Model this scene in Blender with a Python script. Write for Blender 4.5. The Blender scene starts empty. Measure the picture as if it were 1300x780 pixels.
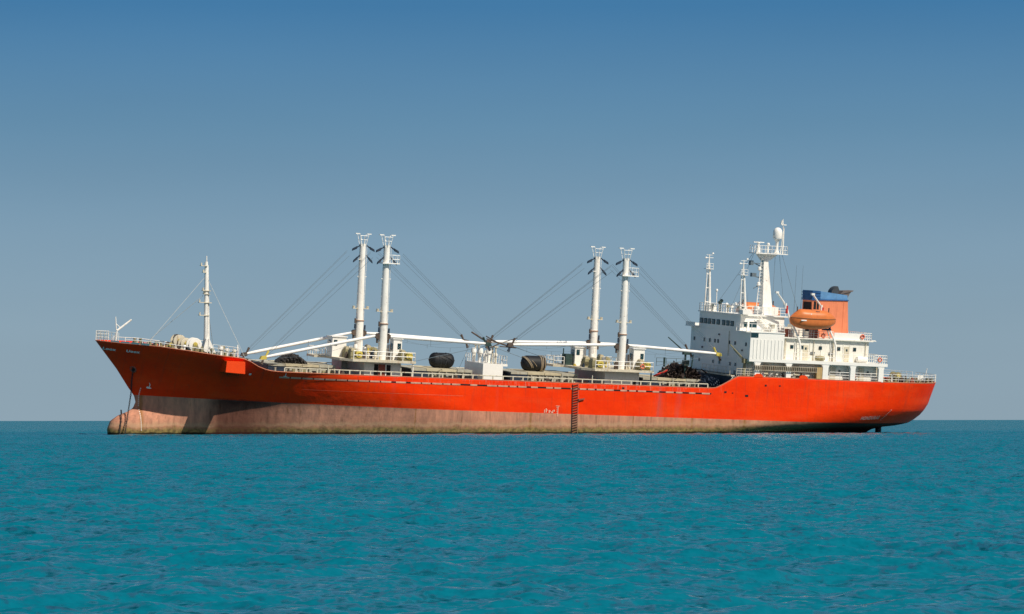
import bpy, math, random
import numpy as np
from mathutils import Matrix, Vector
random.seed(7); np.random.seed(7)
S = bpy.context.scene
COL = S.collection

# ------------------------------------------------------------------ camera
F_PX, CAM_H = 3701.5, 1.70
cd = bpy.data.cameras.new('camera'); cam = bpy.data.objects.new('camera', cd); COL.objects.link(cam)
cd.sensor_width = 36; cd.lens = 36 * F_PX / 1300
cd.clip_start = 0.5; cd.clip_end = 90000
cd.shift_y = (533.9 - 390) / 1300
cam.location = (0, 0, CAM_H)
cam.rotation_euler = (math.radians(90), math.radians(0.06), 0)
S.camera = cam
S.view_settings.view_transform = 'Standard'; S.view_settings.look = 'None'
S.view_settings.exposure = 0; S.view_settings.gamma = 1
S.render.film_transparent = False
S.cycles.caustics_reflective = False; S.cycles.caustics_refractive = False

# ------------------------------------------------------------------ ship frame: x aft, y starboard (away), z up
A, PH, T = [math.radians(v) for v in (20.99, 4.37, 1.79)]
ORG = Vector((-50.53, 349.69, 1.741))
SHIP = Matrix.Translation(ORG) @ (Matrix.Rotation(A, 4, 'Z') @ Matrix.Rotation(PH, 4, 'X') @ Matrix.Rotation(T, 4, 'Y'))

# ------------------------------------------------------------------ sun and sky
sun_dir = (SHIP.to_3x3() @ Vector((2.5, -5.2, 6.8))).normalized()
sd = bpy.data.lights.new('sun', 'SUN'); sd.energy = 4.7; sd.angle = math.radians(0.53); sd.color = (1.0, 0.92, 0.79)
sun = bpy.data.objects.new('sun', sd); COL.objects.link(sun); sun.location = (0, 0, 80)
sun.rotation_euler = sun_dir.to_track_quat('Z', 'Y').to_euler()
W = bpy.data.worlds.new('World'); S.world = W; W.use_nodes = True
nt = W.node_tree; nt.nodes.clear()
def wn(t, **k):
    n = nt.nodes.new(t)
    for a, b in k.items(): setattr(n, a, b)
    return n
sky = wn('ShaderNodeTexSky', sky_type='NISHITA', sun_disc=False)
sky.sun_elevation = math.asin(sun_dir.z); sky.sun_rotation = math.atan2(sun_dir.x, sun_dir.y)
sky.air_density = 1.0; sky.dust_density = 1.2; sky.ozone_density = 2.0
tc = wn('ShaderNodeTexCoord'); sep = wn('ShaderNodeSeparateXYZ'); ramp = wn('ShaderNodeValToRGB')
nt.links.new(tc.outputs['Generated'], sep.inputs[0]); nt.links.new(sep.outputs['Z'], ramp.inputs[0])
cr = ramp.color_ramp
SKY = [(0.0, (.272, .376, .455)), (.030, (.245, .358, .450)), (.062, (.198, .325, .442)), (.100, (.112, .252, .398)),
       (.142, (.040, .178, .370)), (.22, (.085, .230, .375)), (.40, (.060, .180, .30)), (.7, (.020, .07, .18)), (1.0, (.015, .05, .14))]
while len(cr.elements) < len(SKY): cr.elements.new(.5)
for e, (p, c) in zip(cr.elements, SKY): e.position = p; e.color = (*c, 1)
# the haze band tints the physical sky: colour = 10 x measured sky colour, mixed with the Nishita sky
mul = wn('ShaderNodeVectorMath', operation='SCALE'); mul.inputs['Scale'].default_value = 10.0
sn = wn('ShaderNodeTexNoise'); sn.inputs['Scale'].default_value = 1.0; sn.inputs['Detail'].default_value = 4
smp = wn('ShaderNodeMapping'); smp.inputs['Scale'].default_value = (4, 4, 22); nt.links.new(tc.outputs['Generated'], smp.inputs[0]); nt.links.new(smp.outputs[0], sn.inputs['Vector'])
srm = wn('ShaderNodeMapRange'); nt.links.new(sn.outputs['Fac'], srm.inputs[0])
for i_, v_ in zip((1, 2, 3, 4), (.3, .7, 9.7, 10.3)): srm.inputs[i_].default_value = v_
nt.links.new(srm.outputs[0], mul.inputs['Scale'])
nt.links.new(ramp.outputs[0], mul.inputs[0])
mix = wn('ShaderNodeMix', data_type='RGBA'); mix.inputs[0].default_value = 0.94
# added warm glow in the unseen sky toward the sun, filling the hull's shade
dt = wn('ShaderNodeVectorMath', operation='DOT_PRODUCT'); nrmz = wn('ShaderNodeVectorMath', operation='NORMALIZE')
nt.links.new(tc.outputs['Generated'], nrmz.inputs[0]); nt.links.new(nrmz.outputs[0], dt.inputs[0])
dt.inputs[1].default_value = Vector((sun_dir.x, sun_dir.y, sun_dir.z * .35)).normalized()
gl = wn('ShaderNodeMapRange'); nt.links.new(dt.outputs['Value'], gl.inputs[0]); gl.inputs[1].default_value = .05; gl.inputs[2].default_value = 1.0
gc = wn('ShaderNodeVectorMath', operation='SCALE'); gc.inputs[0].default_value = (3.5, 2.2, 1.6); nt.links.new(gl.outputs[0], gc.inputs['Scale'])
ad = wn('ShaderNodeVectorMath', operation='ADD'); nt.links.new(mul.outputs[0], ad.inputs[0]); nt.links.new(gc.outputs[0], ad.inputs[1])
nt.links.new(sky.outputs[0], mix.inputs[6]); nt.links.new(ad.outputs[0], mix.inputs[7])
bg = wn('ShaderNodeBackground'); bg.inputs['Strength'].default_value = 0.1
out = wn('ShaderNodeOutputWorld')
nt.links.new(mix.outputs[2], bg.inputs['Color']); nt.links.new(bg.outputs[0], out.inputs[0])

# ------------------------------------------------------------------ materials
def newmat(name):
    m = bpy.data.materials.new(name); m.use_nodes = True
    t = m.node_tree; b = t.nodes['Principled BSDF']
    return m, t, b
def noise(t, vec, scale, detail=4, rough=.6):
    n = t.nodes.new('ShaderNodeTexNoise'); n.inputs['Scale'].default_value = scale
    n.inputs['Detail'].default_value = detail; n.inputs['Roughness'].default_value = rough
    t.links.new(vec, n.inputs['Vector']); return n.outputs['Fac']
def mapped(t, src, sc):
    mp = t.nodes.new('ShaderNodeMapping'); mp.inputs['Scale'].default_value = sc
    t.links.new(src, mp.inputs[0]); return mp.outputs[0]
def rng(t, v, a, b, c=0, d=1):
    r = t.nodes.new('ShaderNodeMapRange'); r.clamp = True
    for i, x in zip((1, 2, 3, 4), (a, b, c, d)): r.inputs[i].default_value = x
    t.links.new(v, r.inputs[0]); return r.outputs[0]
def mth(t, op, a, b=None):
    n = t.nodes.new('ShaderNodeMath'); n.operation = op
    for i, x in enumerate((a, b)):
        if x is None: continue
        if isinstance(x, (int, float)): n.inputs[i].default_value = x
        else: t.links.new(x, n.inputs[i])
    return n.outputs[0]
def mixc(t, f, a, b):
    n = t.nodes.new('ShaderNodeMix'); n.data_type = 'RGBA'
    for i, x in ((0, f), (6, a), (7, b)):
        if isinstance(x, (int, float)): n.inputs[i].default_value = x
        elif isinstance(x, tuple): n.inputs[i].default_value = (*x, 1)
        else: t.links.new(x, n.inputs[i])
    return n.outputs[2]
def paint(name, col, rough=.5, var=.12, streak=None, amt=.45, spots=None, samt=.5, metallic=0, spec=.3):
    """weathered paint: tonal noise, rust runs drawn downward and rust spots, in object space"""
    m, t, b = newmat(name)
    oc = t.nodes.new('ShaderNodeTexCoord').outputs['Object']
    n = noise(t, oc, 1.1, 5)
    f = rng(t, n, .3, .7)
    c = mixc(t, f, tuple(x * (1 - var) for x in col), tuple(min(1, x * (1 + var * .5)) for x in col))
    if streak:
        s = noise(t, mapped(t, oc, (3.2, 3.2, .32)), 1.0, 4)
        f = rng(t, s, .56, .70, 0, amt); c = mixc(t, f, c, streak)
    if spots:
        s = noise(t, oc, 2.6, 6, .7); f = rng(t, s, .60, .66, 0, samt); c = mixc(t, f, c, spots)
    t.links.new(c, b.inputs['Base Color']); b.inputs['Roughness'].default_value = rough
    b.inputs['Metallic'].default_value = metallic; b.inputs['Specular IOR Level'].default_value = spec
    return m
RUST = (.22, .075, .025)
white = paint('white_paint', (.84, .81, .72), .45, .08, (.50, .40, .26), .35, RUST, .35)
clean_white = paint('clean_white_paint', (.88, .86, .80), .35, .04)
mast_white = paint('mast_white_paint', (.87, .85, .79), .45, .08, (.46, .32, .18), .45, RUST, .45)
boom_white = paint('boom_white_paint', (.86, .85, .82), .35, .04, (.6, .5, .35), .2)
cream = paint('cream_paint', (.66, .60, .46), .55, .15, (.3, .17, .08), .6, RUST, .8)
coaming = paint('coaming_paint', (.44, .42, .33), .6, .2, (.22, .13, .07), .6, (.09, .06, .04), .8)
grey_dk = paint('dark_grey_steel', (.055, .065, .075), .6, .3, None, 0, RUST, .3)
gear = paint('rusty_gear', (.10, .075, .06), .7, .4, None, 0, RUST, .7)
black_rub = paint('black_rubber', (.012, .014, .018), .6, .5, None, 0, (.03, .028, .028), .4)
tarp_m = paint('brown_black_tarpaulin', (.050, .045, .042), .8, .5, (.10, .09, .08), .5, (.15, .13, .11), .6)
scrap_m = paint('rusty_scrap', (.045, .032, .028), .85, .6, None, 0, (.14, .065, .045), .7)
yellow = paint('yellow_gear', (.62, .50, .10), .5, .25, RUST, .6, (.08, .06, .03), .9)
olive = paint('olive_gear', (.30, .27, .15), .6, .35, RUST, .5, (.03, .03, .02), .9)
or_boat = paint('lifeboat_orange', (.66, .19, .05), .4, .12, (.35, .1, .04), .35)
or_fun = paint('funnel_orange', (.74, .235, .115), .55, .08, (.42, .12, .06), .35)
blue_f = paint('funnel_blue', (.11, .27, .50), .5, .2, (.1, .1, .12), .3)
blue_d = paint('deep_blue_paint', (.02, .10, .27), .5, .3, None, 0, RUST, .3)
red_p = paint('red_paint', (.55, .03, .02), .5, .2)
redbrown = paint('red_brown_paint', (.30, .08, .05), .6, .3)
orange_p = paint('hull_orange_fitting', (.84, .060, .003), .45, .08)
deck_m = paint('deck_paint', (.13, .14, .125), .7, .3, None, 0, RUST, .7)
chain_m = paint('chain_iron', (.03, .03, .032), .6, .4, None, 0, RUST, .5)
wire_m = paint('steel_wire', (.13, .17, .20), .6, .2)
stay_m = paint('galvanised_stay', (.50, .52, .50), .5, .2)
teal_g = paint('green_grey_paint', (.03, .06, .055), .5, .4, None, 0, RUST, .3)
load_m = paint('load_mark_paint', (.80, .42, .30), .6, .2)
mark_m = paint('white_mark_paint', (.92, .84, .76), .6, .2)
dimmark = paint('faded_mark_paint', (.75, .48, .40), .6, .3)
step_m = paint('worn_step_wood', (.20, .085, .06), .8, .4)
collar_m = paint('rusty_collar', (.45, .30, .22), .6, .3, None, 0, RUST, .8)
rope_m = paint('rope_fibre', (.36, .29, .20), .9, .4)
strip_m = paint('worn_pink_strip', (.62, .33, .23), .7, .35, None, 0, (.30, .10, .05), .8)
canvas = paint('pale_canvas', (.55, .48, .32), .8, .2)
dark_in = paint('dark_opening', (.010, .010, .012), .8, .2)
navy = paint('dark_navy_paint', (.02, .035, .06), .6, .3, None, 0, RUST, .3)
def glassmat():
    m, t, b = newmat('window_glass'); b.inputs['Base Color'].default_value = (.01, .04, .05, 1)
    b.inputs['Roughness'].default_value = .08; b.inputs['IOR'].default_value = 1.5
    return m
glass = glassmat()

def hull_material():
    m, t, b = newmat('weathered_hull_paint')
    oc = t.nodes.new('ShaderNodeTexCoord').outputs['Object']
    sx = t.nodes.new('ShaderNodeSeparateXYZ'); t.links.new(oc, sx.inputs[0])
    X, Z = sx.outputs['X'], sx.outputs['Z']
    gp = t.nodes.new('ShaderNodeNewGeometry'); sw = t.nodes.new('ShaderNodeSeparateXYZ')
    t.links.new(gp.outputs['Position'], sw.inputs[0]); WZ = sw.outputs['Z']
    # topside orange-red with tonal patches
    n1 = noise(t, oc, .35, 6); n2 = noise(t, mapped(t, oc, (2.6, 2.6, .22)), 1.0, 5)
    org = mixc(t, rng(t, n1, .35, .68), (.84, .033, .0006), (.93, .046, .0008))
    org = mixc(t, rng(t, n2, .54, .72, 0, .42), org, (.50, .045, .014))
    run = noise(t, mapped(t, oc, (2.4, 0, .10)), 1.0, 4, .7)
    f = mth(t, 'MULTIPLY', rng(t, run, .56, .68, 0, .5), rng(t, Z, 3.6, 6.3))
    org = mixc(t, f, org, (.42, .040, .018))
    fade = noise(t, mapped(t, oc, (.12, .12, .5)), 1.0, 5, .6); org = mixc(t, rng(t, fade, .50, .72, 0, .28), org, (.85, .12, .03))
    # grey-violet scuffed vertical bands near the after hatch
    for x0, w, a in ((70.2, .8, .32), (72.9, .6, .42), (48.5, .4, .10), (35.0, .5, .10)):
        d = mth(t, 'ABSOLUTE', mth(t, 'SUBTRACT', X, x0))
        f = mth(t, 'MULTIPLY', rng(t, d, 0, w, a, 0), rng(t, n2, .3, .6))
        org = mixc(t, f, org, (.33, .12, .12))
    # pale scratches along the bulwark
    sc = noise(t, mapped(t, oc, (7, 7, .8)), 1.0, 3)
    f = mth(t, 'MULTIPLY', rng(t, sc, .56, .68, 0, .55), mth(t, 'MULTIPLY', rng(t, Z, 6.35, 6.6), rng(t, X, 30, 45)))
    f = mth(t, 'MULTIPLY', f, rng(t, X, 77, 80, 1, 0))
    org = mixc(t, f, org, (.80, .28, .20))
    # boot-topping: faded pink, greyer toward the bow half, streaked
    n3 = noise(t, mapped(t, oc, (1.6, 1.6, .35)), 1.0, 6, .65); n4 = noise(t, oc, .8, 6, .7)
    pink = mixc(t, rng(t, n3, .35, .68), (.64, .29, .18), (.38, .185, .125))
    grey = mixc(t, rng(t, n3, .38, .66), (.42, .215, .165), (.22, .135, .11))
    fx = mth(t, 'MULTIPLY', rng(t, X, 13, 19), rng(t, X, 28, 50, 1, 0))
    boot = mixc(t, mth(t, 'MULTIPLY', fx, .30), pink, grey)
    # the lower half of the boot-topping is browner
    fz = mth(t, 'MULTIPLY', rng(t, WZ, 2.3, .5), rng(t, n4, .25, .62))
    boot = mixc(t, mth(t, 'MULTIPLY', fz, .55), boot, (.27, .145, .075))
    
    # soot-dark band under the waterline colour change, forward of midships
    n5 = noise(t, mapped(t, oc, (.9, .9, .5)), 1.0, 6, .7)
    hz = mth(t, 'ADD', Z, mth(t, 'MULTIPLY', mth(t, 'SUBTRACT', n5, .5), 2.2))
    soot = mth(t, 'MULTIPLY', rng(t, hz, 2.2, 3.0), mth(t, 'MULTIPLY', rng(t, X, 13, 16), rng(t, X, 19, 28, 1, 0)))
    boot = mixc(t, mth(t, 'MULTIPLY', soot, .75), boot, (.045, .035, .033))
    # rust runs
    n6 = noise(t, mapped(t, oc, (2.2, 2.2, .12)), 1.0, 3)
    boot = mixc(t, rng(t, n6, .58, .72, 0, .75), boot, (.20, .10, .055))
    blot = noise(t, mapped(t, oc, (.5, .5, .9)), 1.0, 7, .75); boot = mixc(t, rng(t, blot, .55, .68, 0, .28), boot, (.14, .085, .065))
    for x0, w in ((53.0, .28), (82.2, .35), (38.2, .12), (74.9, .2), (66.8, .1), (5.9, .35)):
        d = mth(t, 'ABSOLUTE', mth(t, 'ADD', mth(t, 'SUBTRACT', X, x0), mth(t, 'MULTIPLY', mth(t, 'SUBTRACT', n5, .5), .5)))
        boot = mixc(t, rng(t, d, 0, w, .8, 0), boot, (.26, .12, .03))
    # marine growth just above the water: ochre and green, then black wet line
    wz = mth(t, 'ADD', WZ, mth(t, 'MULTIPLY', mth(t, 'SUBTRACT', n4, .5), 1.3))
    tide = mth(t, 'MULTIPLY', rng(t, wz, .95, 1.1), rng(t, wz, 1.25, 1.6, .45, 0))
    boot = mixc(t, tide, boot, (.50, .34, .20))
    gw = mixc(t, rng(t, noise(t, oc, 2.2, 5), .4, .6), (.26, .20, .065), (.10, .085, .03))
    boot = mixc(t, rng(t, wz, 1.05, .55, 0, .9), boot, gw)
    wl = mth(t, 'ADD', WZ, mth(t, 'MULTIPLY', mth(t, 'SUBTRACT', n4, .5), .35))
    boot = mixc(t, rng(t, wl, .34, .22), boot, (.022, .02, .012))
    boot = mixc(t, mth(t, 'MULTIPLY', rng(t, mth(t, 'ADD', X, mth(t, 'MULTIPLY', n4, 5)), 86, 99), .95), boot, (.016, .013, .012))  # wet stern boot, with the counter's shade painted in near black
    # slightly wavering colour boundary
    edge = mth(t, 'ADD', Z, mth(t, 'MULTIPLY', mth(t, 'SUBTRACT', noise(t, oc, 3.0, 3), .5), .06))
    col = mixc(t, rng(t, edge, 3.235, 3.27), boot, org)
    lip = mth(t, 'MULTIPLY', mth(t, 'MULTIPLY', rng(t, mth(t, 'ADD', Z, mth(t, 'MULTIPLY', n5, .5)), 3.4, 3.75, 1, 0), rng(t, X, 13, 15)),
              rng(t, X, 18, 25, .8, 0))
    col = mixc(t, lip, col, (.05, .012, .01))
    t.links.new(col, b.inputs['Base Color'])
    t.links.new(rng(t, edge, 3.2, 3.3, .8, .5), b.inputs['Roughness']); b.inputs['Specular IOR Level'].default_value = .12
    # plating: faint seams and dents
    br = t.nodes.new('ShaderNodeTexBrick'); br.inputs['Scale'].default_value = 1.0
    br.inputs['Brick Width'].default_value = 7.5; br.inputs['Row Height'].default_value = 1.7
    br.inputs['Mortar Size'].default_value = .02; br.inputs['Mortar Smooth'].default_value = 1
    cb = t.nodes.new('ShaderNodeCombineXYZ'); t.links.new(X, cb.inputs[0]); t.links.new(Z, cb.inputs[1])
    t.links.new(cb.outputs[0], br.inputs['Vector'])
    dent = noise(t, oc, .55, 3)
    h = mth(t, 'ADD', mth(t, 'MULTIPLY', br.outputs['Fac'], -.12), mth(t, 'MULTIPLY', dent, .9))
    bp = t.nodes.new('ShaderNodeBump'); bp.inputs['Strength'].default_value = .5; bp.inputs['Distance'].default_value = .16
    t.links.new(h, bp.inputs['Height']); t.links.new(bp.outputs[0], b.inputs['Normal'])
    return m
hull_m = hull_material()

def sea_material():
    m, t, b = newmat('sea_water')
    gp = t.nodes.new('ShaderNodeNewGeometry').outputs['Position']
    big = noise(t, mapped(t, gp, (.012, .03, 0)), 1, 3)
    col = mixc(t, rng(t, big, .35, .65), (.0012, .124, .180), (.0024, .137, .197))
    # wind ripples too small for the mesh tilt the surface normal; gusts make them rougher in patches
    def cn(sc, detail, rough):
        n = t.nodes.new('ShaderNodeTexNoise'); n.inputs['Scale'].default_value = 1; n.inputs['Detail'].default_value = detail
        n.inputs['Roughness'].default_value = rough; t.links.new(mapped(t, gp, sc), n.inputs['Vector'])
        v = t.nodes.new('ShaderNodeVectorMath'); v.operation = 'SUBTRACT'; t.links.new(n.outputs['Color'], v.inputs[0]); v.inputs[1].default_value = (.5, .5, .5)
        return v.outputs[0]
    def vm(op, a_, b_):
        v = t.nodes.new('ShaderNodeVectorMath'); v.operation = op
        for i, x in ((0, a_), (1, b_)):
            if isinstance(x, tuple): v.inputs[i].default_value = x
            else: t.links.new(x, v.inputs[i])
        return v.outputs[0]
    chop = None
    for k, ax, ay in ((13.0, .7, 1.3), (6.0, .8, 1.6), (2.6, .6, 1.1)):
        v = vm('MULTIPLY', cn((k, k * 1.25, 1), 1.0, .5), (ax, ay, 0)); chop = v if chop is None else vm('ADD', chop, v)
    ln = t.nodes.new('ShaderNodeVectorMath'); ln.operation = 'LENGTH'; t.links.new(gp, ln.inputs[0])
    far = t.nodes.new('ShaderNodeVectorMath'); far.operation = 'SCALE'   # beyond the modelled waves the offing is rough too
    t.links.new(vm('ADD', vm('MULTIPLY', cn((.7, .9, 1), 2, .7), (1.4, 2.4, 0)), vm('MULTIPLY', cn((.05, .05, 1), 4, .8), (.6, 1.6, 0))), far.inputs[0])
    t.links.new(rng(t, ln.outputs['Value'], 300, 520), far.inputs['Scale']); chop = vm('ADD', chop, far.outputs[0])
    patch = rng(t, noise(t, mapped(t, gp, (.02, .035, 0)), 1, 5), .32, .68, .80, 1.2)
    sc = t.nodes.new('ShaderNodeVectorMath'); sc.operation = 'SCALE'; t.links.new(chop, sc.inputs[0]); t.links.new(patch, sc.inputs['Scale'])
    nn = t.nodes.new('ShaderNodeNewGeometry').outputs['Normal']
    nrm = t.nodes.new('ShaderNodeVectorMath'); nrm.operation = 'NORMALIZE'; t.links.new(vm('ADD', nn, sc.outputs[0]), nrm.inputs[0])
    # turbid body colour below, rough sky reflection above, weighted by Fresnel
    dif = t.nodes.new('ShaderNodeBsdfDiffuse'); glo = t.nodes.new('ShaderNodeBsdfGlossy'); fr = t.nodes.new('ShaderNodeFresnel')
    fr.inputs['IOR'].default_value = 1.333; glo.inputs['Roughness'].default_value = .12; glo.inputs['Color'].default_value = (1, 1, 1, 1)
    t.links.new(col, dif.inputs['Color'])
    for n_ in (dif, glo, fr): t.links.new(nrm.outputs[0], n_.inputs['Normal'])
    ms = t.nodes.new('ShaderNodeMixShader'); t.links.new(rng(t, fr.outputs[0], .03, .55, .0, .60), ms.inputs[0])
    t.links.new(dif.outputs[0], ms.inputs[1]); t.links.new(glo.outputs[0], ms.inputs[2])
    t.nodes.remove(b); t.links.new(ms.outputs[0], t.nodes['Material Output'].inputs['Surface'])
    return m
sea_m = sea_material()

# ------------------------------------------------------------------ mesh helpers
class MB:
    def __init__(s): s.v, s.f, s.mi, s.cur = [], [], [], 0
    def add(s, vs, fs, mi=None):
        o = len(s.v); s.v += [tuple(v) for v in vs]; s.f += [tuple(i + o for i in f) for f in fs]
        s.mi += [s.cur if mi is None else mi] * len(fs); return s
    def box(s, x0, x1, y0, y1, z0, z1, mi=None):
        vs = [(x, y, z) for x in (x0, x1) for y in (y0, y1) for z in (z0, z1)]
        return s.add(vs, [(0, 1, 3, 2), (4, 6, 7, 5), (0, 4, 5, 1), (2, 3, 7, 6), (0, 2, 6, 4), (1, 5, 7, 3)], mi)
    def prism(s, poly, a0, a1, ax='y', mi=None):
        """poly of 2-D points extruded along ax"""
        n = len(poly)
        def P(p, a): return {'y': (p[0], a, p[1]), 'z': (p[0], p[1], a), 'x': (a, p[0], p[1])}[ax]
        vs = [P(p, a0) for p in poly] + [P(p, a1) for p in poly]
        fs = [tuple(range(n)), tuple(range(2 * n - 1, n - 1, -1))] + [(i, i + n, (i + 1) % n + n, (i + 1) % n) for i in range(n)]
        return s.add(vs, fs, mi)
    def tube(s, p, q, r0, r1=None, n=8, mi=None):
        r1 = r0 if r1 is None else r1
        p, q = Vector(p), Vector(q); d = (q - p)
        if d.length < 1e-6: return s
        d.normalize(); u = d.orthogonal().normalized(); w = d.cross(u)
        vs = []
        for c, r in ((p, r0), (q, r1)):
            for i in range(n):
                a = 2 * math.pi * i / n; vs.append(c + (u * math.cos(a) + w * math.sin(a)) * r)
        fs = [(i, (i + 1) % n, (i + 1) % n + n, i + n) for i in range(n)]
        fs += [tuple(range(n - 1, -1, -1)), tuple(range(n, 2 * n))]
        return s.add(vs, fs, mi)
    def path(s, pts, r, n=6, mi=None):
        for a, b in zip(pts, pts[1:]): s.tube(a, b, r, n=n, mi=mi)
        return s
    def lathe(s, o, ax, prof, n=16, mi=None):
        """prof: (radius, height along ax)"""
        o, ax = Vector(o), Vector(ax).normalized(); u = ax.orthogonal().normalized(); w = ax.cross(u)
        vs, fs = [], []
        for r, h in prof:
            for i in range(n):
                a = 2 * math.pi * i / n; vs.append(o + ax * h + (u * math.cos(a) + w * math.sin(a)) * max(r, 1e-3))
        for k in range(len(prof) - 1):
            for i in range(n): fs.append((k * n + i, k * n + (i + 1) % n, (k + 1) * n + (i + 1) % n, (k + 1) * n + i))
        fs += [tuple(range(n - 1, -1, -1)), tuple(range((len(prof) - 1) * n, len(prof) * n))]
        return s.add(vs, fs, mi)
    def torus(s, o, ax, R, r, n=20, k=8, mi=None):
        o, ax = Vector(o), Vector(ax).normalized(); u = ax.orthogonal().normalized(); w = ax.cross(u)
        vs, fs = [], []
        for i in range(n):
            a = 2 * math.pi * i / n; d = u * math.cos(a) + w * math.sin(a)
            for j in range(k):
                b = 2 * math.pi * j / k; vs.append(o + d * (R + r * math.cos(b)) + ax * r * math.sin(b))
        for i in range(n):
            for j in range(k):
                fs.append((i * k + j, ((i + 1) % n) * k + j, ((i + 1) % n) * k + (j + 1) % k, i * k + (j + 1) % k))
        return s.add(vs, fs, mi)
    def build(s, name, mats, parent=None, label=None, loc=None, smooth=True, stuff=False):
        me = bpy.data.meshes.new(name); me.from_pydata(s.v, [], s.f)
        if not isinstance(mats, (list, tuple)): mats = [mats]
        for m in mats: me.materials.append(m)
        me.polygons.foreach_set('material_index', s.mi)
        me.update(calc_edges=True)
        if smooth:
            me.polygons.foreach_set('use_smooth', [True] * len(me.polygons)); me.set_sharp_from_angle(angle=math.radians(35))
        o = bpy.data.objects.new(name, me); COL.objects.link(o)
        if parent: o.parent = parent
        if loc: o.location = loc
        if label: o['label'] = label
        if stuff: o['kind'] = 'stuff'
        return o
def thing(name, label, cat, at=(0, 0, 0), group=None):
    """an Empty at the thing's base, standing in the ship's frame"""
    o = bpy.data.objects.new(name, None); COL.objects.link(o); o.empty_display_size = .5
    o.matrix_world = SHIP @ Matrix.Translation(at)
    o['label'] = label; o['category'] = cat
    if group: o['group'] = group
    return o
def tag(o, label, cat, group=None, kind=None):
    o['label'] = label; o['category'] = cat
    if group: o['group'] = group
    if kind: o['kind'] = kind
def rail(mb, pts, h=1.0, step=1.5, r=.035, bars=3, rp=.04):
    """open pipe railing along pts (3-D)"""
    for a, b in zip(pts, pts[1:]):
        a, b = Vector(a), Vector(b); L = (b - a).length; n = max(1, round(L / step))
        for i in range(n + 1):
            p = a.lerp(b, i / n); mb.tube(p, p + Vector((0, 0, h)), rp, n=5)
        for k in range(bars):
            z = Vector((0, 0, h * (k + 1) / bars)); mb.tube(a + z, b + z, r, n=5)
    return mb

def scatter(items, mats, name, parent):
    """one small part per fitting; items = (x0, x1, y0, y1, z0, z1, material index)"""
    for (x0, x1, y0, y1, z0, z1, k) in items:
        mb = MB(); h = z1 - z0
        if k % 2: mb.box(x0, x1, y0, y1, z0, z0 + h * .7); mb.box(x0 + (x1 - x0) * .3, x1 - (x1 - x0) * .2, y0 + .03, y1 - .03, z0 + h * .7, z1)
        else:
            c = ((x0 + x1) / 2, (y0 + y1) / 2, z0); r = (x1 - x0) / 2
            mb.lathe(c, (0, 0, 1), [(r, 0), (r, h * .3), (r * .6, h * .4), (r * .6, h * .85), (r * .75, h)], 8)
        mb.build(name, mats[k], parent)

# ------------------------------------------------------------------ sea: one sheet out to the horizon
def build_sea():
    # rows fine enough to carry metre-long waves out past the ship, where a low camera sees crest behind crest
    rows = list(np.arange(.6, 19, .5)); r = 19.2
    while r < 45000:
        rows.append(r)
        r += float(np.interp(r, [19, 45, 120, 220, 420, 700, 1500, 6000, 45000], [.075, .10, .14, .20, .40, 2.5, 12, 180, 5000]))
    rows = np.array(rows)
    core = np.linspace(-11.6, 11.6, 560); side = np.linspace(-40, -11.8, 40)[:-1]
    back = np.linspace(-180, -42, 24)
    ang = np.concatenate([back, side, core, -side[::-1], -back[::-1][:-1]])
    th = np.radians(ang).astype(np.float32)
    Rr, Th = np.meshgrid(rows.astype(np.float32), th, indexing='ij')
    X, Y = Rr * np.sin(Th), Rr * np.cos(Th)
    dr = np.gradient(rows).astype(np.float32)
    Zs = np.zeros_like(X); DX = np.zeros_like(X); DY = np.zeros_like(X)
    rs = np.random.RandomState(3)
    wind = math.radians(-78)   # direction of travel, from +x
    for i in range(150):
        lam = 0.24 * (4.6 / .24) ** (rs.rand() ** 1.15)
        a = wind + rs.normal() * .55
        k = 2 * math.pi / lam; kx, ky = k * math.cos(a), k * math.sin(a)
        amp = .0062 * lam * (.5 + rs.rand()) * min(1, (.85 / lam) ** .75)
        att = np.clip(lam / (3.0 * dr) - .5, 0, 1); p0 = rs.rand() * 6.283
        n = int(np.searchsorted(-att, 0)) if att.min() <= 0 else len(att)
        n = max(n, 1); sl = slice(0, n); w_ = (att[sl] * amp)[:, None]
        ph = kx * X[sl] + ky * Y[sl] + np.float32(p0)
        Zs[sl] += np.cos(ph) * w_; sn = np.sin(ph) * w_ * .45
        DX[sl] -= math.cos(a) * sn; DY[sl] -= math.sin(a) * sn
    fade = np.clip((6000 - Rr) / 4000, 0, 1)
    Zs *= fade
    co = np.stack([X + DX, Y + DY, Zs], -1).reshape(-1, 3)
    nr, nc = X.shape
    idx = np.arange(nr * nc).reshape(nr, nc); nx = np.roll(idx, -1, 1)
    f = np.stack([idx[:-1], nx[:-1], nx[1:], idx[1:]], -1).reshape(-1, 4)
    me = bpy.data.meshes.new('sea'); me.vertices.add(len(co)); me.vertices.foreach_set('co', co.ravel())
    me.loops.add(f.size); me.loops.foreach_set('vertex_index', f.ravel())
    me.polygons.add(len(f)); me.polygons.foreach_set('loop_start', np.arange(0, f.size, 4))
    me.update(calc_edges=True); me.validate()
    me.polygons.foreach_set('use_smooth', [True] * len(me.polygons)); me.materials.append(sea_m)
    o = bpy.data.objects.new('sea', me); COL.objects.link(o)
    tag(o, 'choppy teal sea stretching to the horizon around the ship', 'sea', kind='structure')
build_sea()

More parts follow.
